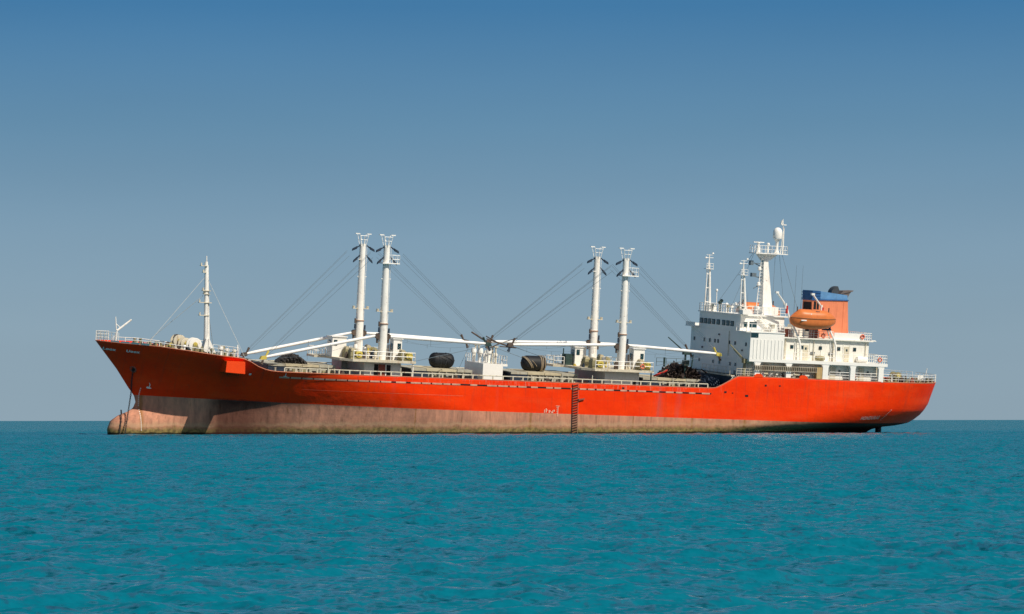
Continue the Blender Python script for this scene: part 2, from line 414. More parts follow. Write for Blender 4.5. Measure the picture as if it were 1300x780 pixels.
# ------------------------------------------------------------------ hull form
BH = 9.12
def ip(z, pts):
    a = np.array(pts, float); return np.interp(z, a[:, 0], a[:, 1])
STEM = [(-4, 4.2), (-3, 2.9), (-1.7, 2.14), (-.94, 2.05), (.02, 2.39), (.72, 3.32), (1.24, 4.55), (1.7, 5.1), (2.4, 5.37), (3.16, 5.14), (4.08, 4.41), (6.31, 2.85), (9.65, .09)]
STERN = [(-4, 99), (0, 103.5), (1.43, 104.4), (1.64, 104.6), (2.02, 105.3), (2.45, 106.9), (2.65, 108.5), (3.1, 110.4), (3.6, 111.2), (4.32, 111.95), (5.82, 112.8), (8.7, 113.5)]
SHEER = [(0, 9.65), (6.5, 9.45), (10, 9.12), (13, 8.80), (15.6, 8.60), (16.3, 8.5), (17.1, 8.2), (18.2, 7.62), (19.3, 7.26), (20.2, 7.15), (21.5, 7.12), (60, 7.15), (77.2, 7.15), (78.0, 7.24), (78.8, 7.62), (80.2, 8.4), (80.8, 8.72), (81.2, 8.8), (83.5, 8.82), (114.5, 8.72)]
def sheer(x): return ip(x, SHEER)
def half(x, z):
    x = np.asarray(x, float); z = np.asarray(z, float)
    s = ip(z, STEM); hs = np.where(z < 2.2, 5.4 + (2.2 - z) * .05, s)
    Le = ip(z, [(-4, 54), (0, 46), (3.2, 41), (6.0, 32), (8.5, 21.5), (9.65, 20)])
    p = ip(z, [(-4, 1.6), (0, 1.75), (3.2, 1.85), (9.65, 1.9)]); q = ip(z, [(-4, 1), (0, 1.0), (3.2, 1.0), (9.65, 1.35)])
    xi = np.clip((x - hs) / Le, 0, 1); b = BH * (1 - (1 - xi) ** p) ** (1 / q)
    rb = 1.75 * np.sqrt(np.clip(1 - ((z + 1.2) / 2.9) ** 2, 0, 1))
    xb = np.clip((x - s) / 3.0, 0, 1); bulb = rb * np.sqrt(1 - (1 - xb) ** 2)
    b = np.where(x < 20, (b ** 3 + bulb ** 3 + 1e-12) ** (1 / 3), b)
    e = ip(z, STERN); Lr = ip(z, [(-4, 44), (0, 36), (1.5, 30), (3, 25), (5, 19), (8.7, 15)])
    pe = ip(z, [(-4, 1.5), (0, 1.6), (1.5, 1.9), (3, 2.3), (8.7, 2.5)]); qe = ip(z, [(-4, 1), (0, 1.0), (1.5, .95), (3, .62), (5, .52), (8.7, .5)])
    xe = np.clip(1 - (e - x) / Lr, 0, 1)
    return b * (1 - xe ** pe) ** qe
def hp(x, z, off=.03, side=-1): return (float(x), side * (float(half(x, z)) + off), float(z))
def hull_grid():
    u1 = np.linspace(0, 1, 120); u2 = np.linspace(0, 1, 120)[1:]; u3 = np.linspace(0, 1, 80)[1:]
    nu = len(u1) + len(u2) + len(u3); vv = np.linspace(0, 1, 56)
    Xs = np.zeros((len(vv), nu)); Zs = np.zeros_like(Xs)
    for k, v in enumerate(vv):
        z = np.full(nu, -4 + v * 12.5)
        for _ in range(25):
            s = ip(z, STEM); e = ip(z, STERN)
            x = np.concatenate([s[:len(u1)] + (45 - s[:len(u1)]) * u1 ** 1.35, 45 + 43 * u2,
                                88 + (e[-len(u3):] - 88) * (1 - (1 - u3) ** 1.9)])
            z = .5 * z + .5 * (-4 + v * (sheer(x) + 4))
        Xs[k], Zs[k] = x, z
    return Xs, half(Xs, Zs), Zs

ship = thing('cargo_ship', 'red orange cargo ship with four white kingposts at anchor on calm sea', 'cargo ship')
Xs, Bs, Zs = hull_grid()
nv, nu = Xs.shape
mb = MB()
vs = [(Xs[i, j], -Bs[i, j], Zs[i, j]) for i in range(nv) for j in range(nu)] + [(Xs[i, j], Bs[i, j], Zs[i, j]) for i in range(nv) for j in range(nu)]
fs = []
for i in range(nv - 1):
    for j in range(nu - 1):
        a = i * nu + j
        fs.append((a, a + 1, a + nu + 1, a + nu)); o = nv * nu
        fs.append((a + o, a + nu + o, a + nu + 1 + o, a + 1 + o))
mb.add(vs, fs)
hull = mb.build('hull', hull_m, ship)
sol = hull.modifiers.new('plate', 'SOLIDIFY'); sol.thickness = .05; sol.offset = -1
# cap rail along the sheer
xs_ = np.concatenate([np.linspace(.15, 3, 8), np.linspace(3.6, 110, 220), np.linspace(110.3, 113.42, 14)])
mb = MB()
for sgn in (-1, 1):
    P = [Vector((x, sgn * float(half(x, sheer(x) - .01)), float(sheer(x)))) for x in xs_]
    for a, b in zip(P, P[1:]): mb.tube(a, b, .055, n=4)
mb.build('cap_rail', paint('cap_rail_paint', (.70, .25, .14), .6, .3, None, 0, RUST, .6), hull)
# decks
def deck(name, x0, x1, zf, n=60):
    mb = MB(); vs = []; fs = []
    X = np.linspace(x0, x1, n)
    for x in X:
        z = zf(x); h = float(half(x, z)) - .07; vs += [(x, -h, z), (x, h, z)]
    for i in range(n - 1): fs.append((2 * i, 2 * i + 2, 2 * i + 3, 2 * i + 1))
    mb.add(vs, fs); return mb.build(name, deck_m, ship)
deck('main_deck', 17.2, 81, lambda x: 6.42)
deck('forecastle_deck', .5, 17.3, lambda x: float(sheer(min(x, 15.6))) - .12)
deck('poop_deck', 80.9, 113.1, lambda x: 8.66)
mb = MB(); h0 = float(half(17.35, 6.42)) - .15; mb.box(17.3, 17.4, -h0, h0, 6.42, 8.45); mb.build('forecastle_bulkhead', white, ship)
mb = MB(); mb.box(80.85, 80.93, -8.9, 8.9, 6.42, 8.62, 0); mb.box(80.7, 81.1, -7.6, 8.9, 8.63, 8.80, 1)
mb.build('poop_bulkhead', [navy, cream], ship)  # navy puts the bulkhead's shade into its colour; the top edge is cream

# hull marks and fittings
def ribbon(mb, x0, x1, z0, z1, off=.03, n=1, mi=None, proud=.0):
    for i in range(n):
        a, b = x0 + (x1 - x0) * i / n, x0 + (x1 - x0) * (i + 1) / n
        mb.add([hp(a, z0, off), hp(b, z0, off), hp(b, z1, off), hp(a, z1, off)], [(0, 1, 2, 3)], mi)
mb = MB(); x = 20.9
rs = random.Random(5)
while x < 76.6:
    L = 1.22 if x < 32 else rs.choice((.9, 1.1, 1.3))
    gap = .16 if x < 32 else rs.choice((.15, .22, .6, 1.1) if 45 < x < 53 or x < 40 else (.2, .3, .9, 1.3))
    zt = 6.42
    ribbon(mb, x, x + L, zt - .10, zt + .10, .035, 2, 0)
    ribbon(mb, x + L, x + L + gap, zt - .075, zt + .09, .03, 2, 1)
    x += L + gap
mb.build('freeing_port_strip', [strip_m, dark_in], hull)
for (x, z, w, h) in ((79.3, 6.7, .32, .22), (80.3, 6.62, .2, .12), (82.3, 6.33, .42, .24), (84.9, 7.73, .26, .22), (86.9, 7.75, .26, .14), (65.2, 6.72, .28, .22), (30.5, 6.4, .5, .14)):
    mb = MB(); ribbon(mb, x - w / 2, x + w / 2, z - h / 2, z + h / 2, .03); mb.build('discharge_port', dark_in, hull)
mb = MB(); ribbon(mb, 24, 44, 5.02, 5.05, .02, 20); mb.build('weld_line', paint('pale_seam', (.75, .2, .1), .5, .2), hull)
# hawse pipe
c = Vector(hp(4.55, 6.42, 0)); nrm = Vector((-.62, -.62, -.48)).normalized()
mb = MB(); mb.torus(c, nrm, .36, .10, 20, 8, 0); mb.lathe(c - nrm * .02, nrm, [(.32, 0), (.33, .05)], 16, 1)
mb.build('hawse_pipe', [redbrown, dark_in], hull)
# box-shaped sponson on the shoulder of the bow
mb = MB()
bx0, bx1 = 14.0, 16.25
yb = -9.0
yt0, yt1 = -float(half(bx0, 8.3)) + .3, -float(half(bx1, 8.4)) + .3
yl0, yl1 = -float(half(bx0, 6.7)) + .5, -float(half(bx1, 6.4)) + .5
vs = [(bx0, yt0, 8.16), (bx1, yt1, 8.16), (bx1 , yb, 8.16), (bx0, yb, 8.16),
      (bx0, yl0, 6.75), (bx1 + .05, yl1, 6.45), (bx1 + .05, yb - .02, 6.72), (bx0 - .1, yb - .02, 6.85)]
mb.add(vs, [(0, 1, 2, 3), (7, 6, 5, 4), (3, 2, 6, 7), (0, 3, 7, 4), (2, 1, 5, 6), (1, 0, 4, 5)])
mb.build('side_sponson', orange_p, hull, 'bright orange box standing out from the dark red bow flare', smooth=False)
# draught marks
for i in range(22):
    z = 4.1 - i * .235; x = 5.62 + .010 * i + (.14 * (z - 3.2) if z > 3.2 else 0); mb = MB()
    ribbon(mb, x - .055, x + .055, z - .055, z + .05, .03); mb.build('draught_mark', mark_m, hull)
# bulb symbol: a hook over a half disc
mb = MB()
def hull_poly(pts, x0, z0, s, off=.035): mb.add([hp(x0 + a * s, z0 + b * s, off) for a, b in pts], [tuple(range(len(pts)))])
hull_poly([(-.35, -.1), (-.2, -.26), (.2, -.28), (.42, -.22), (.3, -.1), (.05, -.02), (-.2, .05)], 6.6, 4.35, .8)
hull_poly([(.0, .0), (.13, -.05), (.2, .18), (.1, .42), (-.02, .62), (-.04, .55), (.06, .3), (.08, .14)], 6.6, 4.4, .8)
mb.build('bulb_mark', mark_m, hull)
mb = MB(); ribbon(mb, 17.35, 17.62, 6.5, 6.72, .035); mb.build('thruster_mark', mark_m, hull)
# load-line marks amidships
mb = MB()
ribbon(mb, 56.53, 56.62, 2.9, 4.25, .03)
for z in (4.2, 4.0, 3.8, 3.55, 3.3): ribbon(mb, 56.36 if z != 4.2 else 56.25, 56.53 if z != 4.2 else 56.8, z - .03, z + .03, .032)
for k, (a, z0, z1) in enumerate(((54.75, 3.3, 3.7), (54.95, 3.35, 3.85), (55.15, 3.6, 3.7), (55.35, 3.3, 3.66), (55.5, 3.42, 3.62), (55.7, 3.3, 3.5), (55.85, 3.28, 3.66), (56.0, 3.5, 3.72))):
    ribbon(mb, a, a + .1 + .05 * (k % 2), z0, z1, .03)
mb.build('load_line_mark', load_m, hull)
mb = MB(); ribbon(mb, 21.55, 21.62, 6.4, 6.95, .03); ribbon(mb, 21.35, 21.8, 6.54, 6.59, .033); mb.build('fore_mark', mark_m, hull)

def lettering(txt, x0, z0, h, wscale, name, m, slope=0.0, off=.035, shear=0):
    cu = bpy.data.curves.new(name, 'FONT'); cu.body = txt; cu.size = 1.0; cu.resolution_u = 3; cu.space_character = 1.1; cu.offset = .03
    ob = bpy.data.objects.new(name, cu); COL.objects.link(ob)
    me = bpy.data.meshes.new_from_object(ob.evaluated_get(bpy.context.evaluated_depsgraph_get()))
    bpy.data.objects.remove(ob)
    for v in me.vertices:
        a, b = v.co.x * h * wscale + v.co.y * h * shear, v.co.y * h
        v.co = hp(x0 + a, z0 + b + slope * a, off)
    me.materials.clear(); me.materials.append(m)
    o = bpy.data.objects.new(name, me); COL.objects.link(o); o.parent = hull; return o
bpy.context.view_layer.update()
lettering('Loox', .95, 8.62, .42, 1.35, 'ship_name_lettering', mark_m, -.07)
lettering('Uoox', 3.30, 8.50, .42, 1.35, 'ship_name_lettering', mark_m, -.05)
lettering('HONDURAS', 99.2, 3.70, .62, .82, 'home_port_lettering', dimmark, .055, shear=.25)
for i in range(9):
    x, z = 103.75 - i * .13, 5.1 - i * .17; mb = MB(); ribbon(mb, x - .07, x + .07, z - .045, z + .045, .03); mb.build('draught_mark', dimmark, hull)
# rudder and stock under the counter
mb = MB(); mb.tube((106.4, 0, -2), (106.3, 0, 2.9), .42, n=12); mb.prism([(105.6, -3), (109.6, -3), (109.2, 1.2), (106.0, 1.2)], -.3, .3)
mb.build('rudder', navy, ship)

# railings at the deck edge
X = np.arange(21.4, 77.5, 1.32)
for sgn in (-1, 1):
    mb = MB()
    P = [Vector((x, sgn * (float(half(x, 7.1)) - .12), 7.15)) for x in X]
    for p in P: mb.box(p.x - .07, p.x + .07, p.y - .05, p.y + .05, 7.12, 7.60)
    for a, b in zip(P, P[1:]): mb.tube(a + Vector((0, 0, .47)), b + Vector((0, 0, .47)), .065, n=6)
    rl = mb.build('main_deck_railing', cream, ship)
for x in (26.6, 35.8, 57, 61, 72): MB().tube((x, -9.0, 7.15), (x, -9.0, 8.15), .06, n=6).build('rail_stanchion', cream, ship)
def edge_rail(x0, x1, sgn, step=.9, h=1.0, bars=3, zoff=.03):
    X = np.arange(x0, x1 + .01, step)
    return [(x, sgn * (float(half(x, sheer(x) - .02)) - .08), float(sheer(x)) + zoff) for x in X]
for sgn in (-1, 1):
    mb = MB(); rail(mb, edge_rail(.2, 2.6, sgn, .35), 1.12, .5, .028, 3, .04); mb.build('bow_railing', mast_white, ship)
    mb = MB(); rail(mb, edge_rail(12.6, 16.1, sgn, .6), 1.15, .6, .03, 3, .045); mb.build('forecastle_railing', mast_white, ship)
    mb = MB(); P = edge_rail(3.0, 12.4, sgn, .9)
    for a, b in zip(P, P[1:]): mb.tube(Vector(a) + Vector((0, 0, .42)), Vector(b) + Vector((0, 0, .42)), .04, n=5)
    for p in P[::2]: mb.tube(p, Vector(p) + Vector((0, 0, .42)), .05, n=5)
    mb.build('low_railing', mast_white, ship)

mb = MB()
for sgn in (-1, 1): rail(mb, edge_rail(103.2, 112.9, sgn, .95), .98, 1.0, .028, 3, .035)
rail(mb, [(112.9, sgn * 2.6, 8.75) for sgn in (-1, 1)], .98, 1.0, .028, 3, .035)
mb.box(108.1, 108.9, -6.62, -6.58, 9.15, 9.7)
mb.build('stern_railing', mast_white, ship)
# fairleads let into the bow bulwark
mb = MB()
for i, x in enumerate((1.5, 2.55, 3.6, 4.65)):
    ribbon(mb, x, x + .85, float(sheer(x)) - .05, float(sheer(x)) + .20, .05, 2, 0)
mb.build('bow_fairleads', mark_m, hull)

# ------------------------------------------------------------------ forecastle gear
mb = MB(); mb.tube((2.6, 0, 9.5), (2.7, 0, 11.0), .10); mb.tube((2.6, 0, 11), (2.45, 0, 12.55), .06); mb.tube((2.7, 0, 10.9), (4.4, 0, 12.3), .13, .11); mb.tube((2.55, 0, 11.7), (3.1, 0, 11.25), .05)
mb.build('bow_davit', mast_white, ship)
def drum_winch(x, y, z, r, w, body, flange_m, drum_m):
    """mooring winch: bed frame; drum, two flanges and hub as sub-parts"""
    mb = MB(); mb.box(x - r * .8, x + r * .8, y - w / 2 - .25, y + w / 2 + .25, z, z + .25)
    for s in (-1, 1): mb.prism([(x - r * .7, z + .2), (x + r * .7, z + .2), (x + .2, z + r + .2), (x - .2, z + r + .2)], y + s * (w / 2 + .1), y + s * (w / 2 + .22))
    mb.box(x + r * .3, x + r * 1.3, y - .3, y + .4, z + .2, z + r * .9)
    b = mb.build('winch', body, ship)
    zc = z + r + .12
    MB().tube((x, y - w / 2, zc), (x, y + w / 2, zc), r * .62, n=18).build('winch_drum', drum_m, b)
    for s in (-1, 1): MB().lathe((x, y + s * w / 2, zc), (0, s, 0), [(r, -.06), (r, .05), (r * .86, .08), (r * .3, .07)], 24).build('drum_flange', flange_m, b)
    MB().lathe((x, y - w / 2 - .08, zc), (0, -1, 0), [(.30, 0), (.28, .12), (.1, .16)], 12).build('winch_hub', yellow, b)
    return b
drum_winch(11.6, -2.5, 8.82, .80, 1.2, olive, mast_white, rope_m)
drum_winch(11.1, -.2, 8.85, .72, 1.3, gear, cream, rope_m)
drum_winch(11.2, 3.6, 8.95, .78, 1.5, gear, cream, rope_m)
drum_winch(8.9, -1.2, 9.05, .34, 1.3, gear, gear, gear)
def bollard(x, y, z, m=olive, r=.16, h=.55):
    mb = MB(); mb.box(x - .6, x + .6, y - .25, y + .25, z, z + .08)
    for s in (-.36, .36): mb.lathe((x + s, y, z + .05), (0, 0, 1), [(r, 0), (r, h - .1), (r * 1.3, h - .07), (r * 1.3, h)], 10)
    return mb.build('bollard', m, ship)
for x, y in ((6.3, -3.6), (8.0, -4.8), (6.0, 3), (14.7, -6.8), (11.3, -5.9)): bollard(x, y, float(sheer(x)) - .1)
rs = random.Random(11)
def vent(x, y, z, h, r, m=cream):
    MB().lathe((x, y, z), (0, 0, 1), [(r * .6, 0), (r * .6, h * .62), (r, h * .66), (r * 1.05, h * .82), (r * .8, h), (.02, h)], 12).build('mushroom_ventilator', m, ship)
for x, y, h, r in ((13.3, -4.2, .95, .26), (14.2, -5.4, 1.15, .3), (14.9, -5.6, 1.0, .26), (15.0, -3.2, 1.2, .3), (13.0, -5.8, .8, .22), (9.8, -4.9, .7, .22), (7.4, -2.2, .6, .25), (15.9, -5.2, 1.0, .24)):
    vent(x, y, float(sheer(x)) - .12, h, r, rs.choice((cream, olive, cream, mast_white)))
L_ = []
for i in range(30):
    x = rs.uniform(4.2, 16.2); y = rs.uniform(-1, -.6) * (float(half(x, 8.6)) * .8); z = float(sheer(x)) - .1
    w = rs.uniform(.12, .35); L_.append((x - w, x + w, y - .15, y + .15, z, z + rs.uniform(.2, .6), rs.randint(0, 2)))
scatter(L_, [olive, gear, cream], 'deck_fitting', ship)
mb = MB(); mb.tube((15.55, -7.9, 8.5), (15.5, -7.9, 10.1), .09); mb.build('rail_stanchion', clean_white, ship)
# foremast
mb = MB(); mb.tube((13.85, 0, 8.7), (13.3, 0, 19.7), .34, .20, 14); mb.tube((13.35, 0, 19.6), (13.3, 0, 20.4), .07)
mb.tube((14.25, 0, 8.7), (13.55, 0, 19.3), .06, .05); mb.prism([(13.2, 8.7), (14.9, 8.7), (14.0, 10.4), (13.6, 10.4)], -.6, .6)
for i in range(20): z = 10 + i * .46; mb.tube((13.8 - (z - 8.7) * .05, -.15, z), (14.2 - (z - 8.7) * .065, -.15, z), .025, n=4)
fm = mb.build('foremast', mast_white, ship)
for x0, x1, z in ((12.6, 13.4, 19.2), (12.9, 13.3, 18.4), (12.95, 14.0, 16.2), (12.6, 14.15, 14.75), (12.7, 13.9, 13.2), (13.1, 13.9, 15.8)):
    MB().box(x0, x1, -.35, .35, z - .04, z + .04).tube((x0 + .1, 0, z), (x0 + .1, 0, z + .35), .09).build('mast_light_bracket', cream, fm)
for (ax, ay, az, bx, bz) in ((5.9, -2.2, 9.5, 13.2, 17.8), (6.8, 2.4, 9.4, 13.1, 15.6), (16.9, -6.8, 8.4, 13.6, 17.6), (16.3, 5.5, 8.5, 13.6, 15)):
    MB().tube((ax, ay, az), (bx, 0, bz), .028, n=5).build('mast_stay', stay_m, fm)

# ------------------------------------------------------------------ mast houses, kingposts, booms
def kingpost(x, y, z0, nest):
    mb = MB()
    mb.tube((x + .08, y, 6.45), (x, y, 13.4), .56, .53, 20)
    mb.tube((x, y, 13.4), (x - .08, y, 22.9), .47, .38, 20)
    for s, a in ((-1, .0), (1, .35)):
        for k in range(26):
            z = 10 + k * .48; mb.tube((x + s * .5, y - .2, z), (x + s * .5, y + .1, z), .02, n=4)
    mb.tube((x + .5, y - .2, 9.5), (x + .42, y - .2, 22.6), .025, n=4)
    p = mb.build('kingpost', mast_white, ship)
    # open cage and lamps at the head
    mb = MB(); c = x - .08
    for dx, dy in ((-.3, -.3), (.3, -.3), (.3, .3), (-.3, .3), (0, -.38), (0, .38)):
        mb.tube((c + dx, y + dy, 22.6), (c + dx * 1.9, y + dy * 1.9, 24.1 if abs(dx) > .1 else 23.9), .035, n=5)
    for h, k in ((23.4, 1.45), (23.9, 1.75)):
        q = [(c + a * .3 * k, y + b * .3 * k, h) for a, b in ((-1, -1), (1, -1), (1, 1), (-1, 1), (-1, -1))]; mb.path(q, .03, 5)
    for s in (-1, 1): mb.box(c + s * .75 - .28, c + s * .75 + .28, y - .15, y + .15, 24.08, 24.2)
    mb.build('head_cage', clean_white, p)
    # topping blocks
    for s in (-1, 1):
        for z, d, k in ((22.7, .95, 1), (21.5, .75, .9)):
            a = Vector((x + s * .40, y - .1, z)); b = a + Vector((s * d, 0, -.62 * (1.4 if z < 22 else 1)))
            mb = MB(); mb.tube(a, a.lerp(b, .5), .08, n=6)
            mb.prism([(a.lerp(b, .45).x, a.lerp(b, .45).z + .14), (b.x + s * .05, b.z + .17), (b.x + s * .12, b.z - .12), (a.lerp(b, .5).x, a.lerp(b, .5).z - .16)], y - .25, y + .05)
            mb.build('topping_block', navy, p)
    for z, w in ((18.8, .62), (16.6, .5), (15.2, .5)):
        MB().box(x - w, x + w, y - .12, y + .12, z - .04, z + .04).build('step_bracket', mast_white, p)
    for s in (-1, 1):
        mb = MB(); mb.box(min(x + s * .4, x + s * 1.05), max(x + s * .4, x + s * 1.05), y - .4, y + .1, 14.75, 14.83)
        mb.tube((x + s * .9, y - .2, 14.8), (x + s * .9, y - .2, 15.1), .15, .2, 8); mb.build('flood_lamp', cream, p)
    MB().lathe((x, y, 13.2), (0, 0, 1), [(.58, 0), (.62, .04), (.62, .14), (.5, .18)], 20).build('post_collar', collar_m, p)
    for s, z in ((-1, 12.6), (1, 12.5), (-1, 13.3)):
        MB().tube((x + s * .62, y - .3, z - .35), (x + s * .66, y - .3, z + .25), .14, .1, 8).build('lead_block', gear if z > 13 else navy, p)
    for s in (-1, 1):
        mb = MB(); mb.prism([(x + s * .35, 11.2), (x + s * .95, 11.55), (x + s * .95, 11.95), (x + s * .35, 12.2)], y - .25, y + .25)
        mb.tube((x + s * .7, y, 10.9), (x + s * .75, y, 12.1), .13); mb.build('gooseneck', gear, p)
    if nest:
        mb = MB(); zf = 20.72
        mb.box(x - .75, x + 1.45, y - .8, y + .8, zf - .08, zf + .05)
        rail(mb, [(x + .5, y - .75, zf), (x + 1.4, y - .75, zf), (x + 1.4, y + .75, zf), (x + .5, y + .75, zf)], 1.0, .9, .03, 2, .035)
        mb.build('crows_nest', clean_white, p)
    else:
        MB().box(x - .7, x - .3, y - .4, y + .4, 20.9, 20.96).build('step_bracket', mast_white, p)
    return p
def boom(x0, y0, z0, x1, y1, z1, head_m, heady):
    r = .20
    a, b = Vector((x0, y0, z0)), Vector((x1, y1, z1)); mb = MB()
    mid1, mid2 = a.lerp(b, .12), a.lerp(b, .9)
    mb.tube(a, mid1, .13, r, 12); mb.tube(mid1, mid2, r, r, 12); mb.tube(mid2, b, r, .14, 12)
    o = mb.build('boom', boom_white, ship)
    d = (b - a).normalized(); s = 1 if x1 > x0 else -1
    mb = MB(); mb.prism([(b.x - s * .2, b.z + .22), (b.x + s * .35, b.z + .14), (b.x + s * .55, b.z - .25), (b.x + s * .1, b.z - .32), (b.x - s * .3, b.z - .18)], b.y - .3, b.y + .3)
    mb.tube(b + Vector((-.2 * s, 0, .1)), b + Vector((-.55 * s, .1, .8)), .10, .16, 8)
    mb.build('boom_head_fitting', head_m, o)
    MB().tube(b + Vector((.1 * s, -.1, -.2)), b + Vector((.35 * s, -.2, -.85)), .10, .2, 8).build('cargo_block', navy if heady else gear, o)
    # span wires to the kingpost head
    px, pz = x0 + s * 1.35, 21.95 if heady else 22.0
    for k, (dz, dy) in enumerate(((0, 0), (-.22, .18), (-.7, -.1))):
        MB().tube((px - s * (.05 if k < 2 else .3), y0 + dy, pz + dz), b + Vector((-s * (.35 + .1 * k), dy, .65 - .12 * k)), .021, n=4).build('span_wire', wire_m, o)
    # slack cargo runner under the boom
    n = 8; pts = [a.lerp(b, .12 + .8 * i / n) + Vector((0, -.2, -.22 - 1.1 * math.sin(math.pi * i / n) * .6)) for i in range(n + 1)]
    mb = MB().path(pts, .017, 4); mb.tube(pts[3], pts[3] + Vector((0, 0, .9)), .02, n=4); mb.tube(pts[5], pts[5] + Vector((0, 0, -.5)), .02, n=4)
    mb.build('cargo_runner', wire_m, o)
    return o
def cargo_winch(x, y, z, hub_m):
    mb = MB(); mb.box(x - .75, x + .75, y - .7, y + .7, z, z + .22); mb.box(x - .7, x - .15, y - .6, y + .6, z + .2, z + 1.0)
    for s in (-1, 1): mb.prism([(x - .1, z + .2), (x + .75, z + .2), (x + .6, z + 1.0), (x + .1, z + 1.15)], y + s * .62, y + s * .70)
    w = mb.build('cargo_winch', olive, ship)
    MB().tube((x + .3, y - .6, z + .62), (x + .3, y + .6, z + .62), .36, n=14).build('winch_drum', yellow, w)
    MB().lathe((x + .35, y - .74, z + .62), (0, -1, 0), [(.42, 0), (.44, .06), (.2, .1), (.18, .2)], 16).build('winch_hub', hub_m, w)
    MB().tube((x - .35, y - .5, z + 1.05), (x - .35, y + .5, z + 1.1), .28, n=12).build('winch_motor', canvas, w)
def control_cab(x0, x1, y0, y1, z0, z1, win_side):
    mb = MB(); mb.box(x0, x1, y0, y1, z0, z1); mb.box(x0 - .12, x1 + .12, y0 - .12, y1 + .12, z1, z1 + .1)
    c = mb.build('control_cab', clean_white, ship)
    wx = x1 - .35 if win_side else x0 + .4
    MB().box(wx - .22, wx + .22, y0 - .04, y0 - .005, z0 + 1.35, z0 + 2.05).build('window', glass, c)
    ym = (y0 + y1) / 2; MB().box(x0 - .04, x0 - .005, ym - .4, ym + .4, z0 + 1.2, z0 + 2.0).build('window', glass, c)
    return c
def mast_house(dx, second):
    # house under the platform
    mb = MB(); mb.box(32.3 + dx, 37.0 + dx, -5.5, 4.6, 6.43, 8.62)
    if not second:
        mb.box(31.6 + dx, 32.4 + dx, 1.5, 5.6, 6.43, 8.62)
    h = mb.build('mast_house', white, ship)
    if not second:
        MB().box(34.1, 34.95, -5.56, -5.51, 6.5, 8.35).build('door', redbrown, h, 'brick red door in the white house wall')
        MB().box(33.55, 34.05, -5.56, -5.51, 6.5, 8.35).build('dark_doorway', dark_in, h); MB().box(35.15, 35.65, -5.555, -5.51, 6.6, 8.3).build('dark_doorway', dark_in, h)
        MB().box(34.98, 35.1, -5.62, -5.51, 6.5, 8.4).build('door_post', clean_white, h)
    else:
        MB().box(36.2 + dx, 36.6 + dx, -5.56, -5.51, 6.6, 7.4).build('dark_doorway', dark_in, h)
    for yy in (-2.2, 2.6): MB().box(32.33 + dx, 32.39 + dx, yy - .35, yy + .35, 6.5, 8.2).build('dark_doorway', dark_in, h)
    # platform: long port and starboard edges, cut forward corners
    poly = [(30.4, -6.7), (38.5, -6.7), (38.5, 7.0), (31.5, 7.0), (29.2, 4.6), (27.9, 4.4), (27.9, 1.2), (29.2, .6), (29.2, -5.2)]
    mb = MB(); mb.prism([(a + dx, b) for a, b in poly], 8.62, 8.90, 'z'); pf = mb.build('winch_platform', cream, ship)
    for cx, cy in ((38.4, -6.5), (38.4, 6.5)):
        MB().tube((cx + dx - .2, cy, 6.45), (cx + dx - .2, cy, 8.62), .11).build('platform_leg', white if not second else teal_g, pf)
    mb = MB(); g = lambda a, b: (a + dx, b, 8.9)
    rail(mb, [g(30.5, -6.6), g(38.4, -6.6), g(38.4, -4.4)], 1.02, 1.45, .04, 2, .05)
    mb.build('platform_railing', clean_white, pf); mb = MB()
    rail(mb, [g(38.4, 4.0), g(38.4, 6.9), g(31.5, 6.9)], 1.02, 1.45, .035, 2, .045)
    mb.build('platform_railing', clean_white, pf); mb = MB()
    rail(mb, [g(29.3, 1.0), g(28.0, 1.3), g(28.0, 4.3), g(29.2, 4.5), g(31.4, 6.8)], 1.02, .9, .035, 2, .045)
    mb.build('platform_railing', clean_white, pf)
    # post bases, winches, cabs, lockers
    kingpost(34.74 + dx, -4.64, 8.9, True); kingpost(34.66 + dx, 4.64, 8.9, False)
    cargo_winch(31.0 + dx, -5.4, 8.9, yellow); cargo_winch(37.4 + dx, -5.6, 8.9, yellow)
    cargo_winch(31.4 + dx, -2.0, 8.9, olive); cargo_winch(36.6 + dx, 5.6, 8.9, olive)
    if not second:
        control_cab(29.4, 31.2, -1.3, .9, 8.9, 11.3, False); control_cab(36.2, 37.3, -4.6, -3.2, 8.9, 11.45, True)
    else:
        control_cab(62.45, 63.95, .6, 2.2, 8.9, 11.2, False); control_cab(68.2, 69.7, -4.9, -3.4, 8.9, 11.5, True)
        mb = MB(); mb.box(61.3, 62.2, .8, 2.2, 8.9, 10.3); mb.tube((61.2, 1.5, 8.9), (61.2, 1.5, 11.0), .08); mb.build('control_stand', teal_g, ship)
    for i, (x, y, h_, r) in enumerate(((33.1, -3.0, 1.4, .26), (33.6, -5.5, 1.0, .2), (35.5, -2.2, 1.2, .25), (33.3, 1.5, 1.5, .28), (32.6, -5.8, .8, .2))):
        vent(x + dx, y, 8.9, h_, r, (clean_white, cream, mast_white)[i % 3])
    L_ = []; rs = random.Random(31 + int(dx))
    for i in range(26):
        x = rs.uniform(30, 37.8) + dx; y = rs.uniform(-6.0, 3.5); w = rs.uniform(.08, .28); h_ = rs.uniform(.2, 1.1)
        L_.append((x - w, x + w, y - .15, y + .15, 8.9, 8.9 + h_, rs.randint(0, 3)))
    scatter(L_, [yellow, gear, cream, navy], 'platform_fitting', pf)
    for i in range(5): x = rs.uniform(35, 36) + dx; MB().tube((x, -5.2, 8.9), (x + .1, -5.1, 10.8), .05).build('hydraulic_pipe', gear, pf)
mast_house(0, False); mast_house(31.85, True)
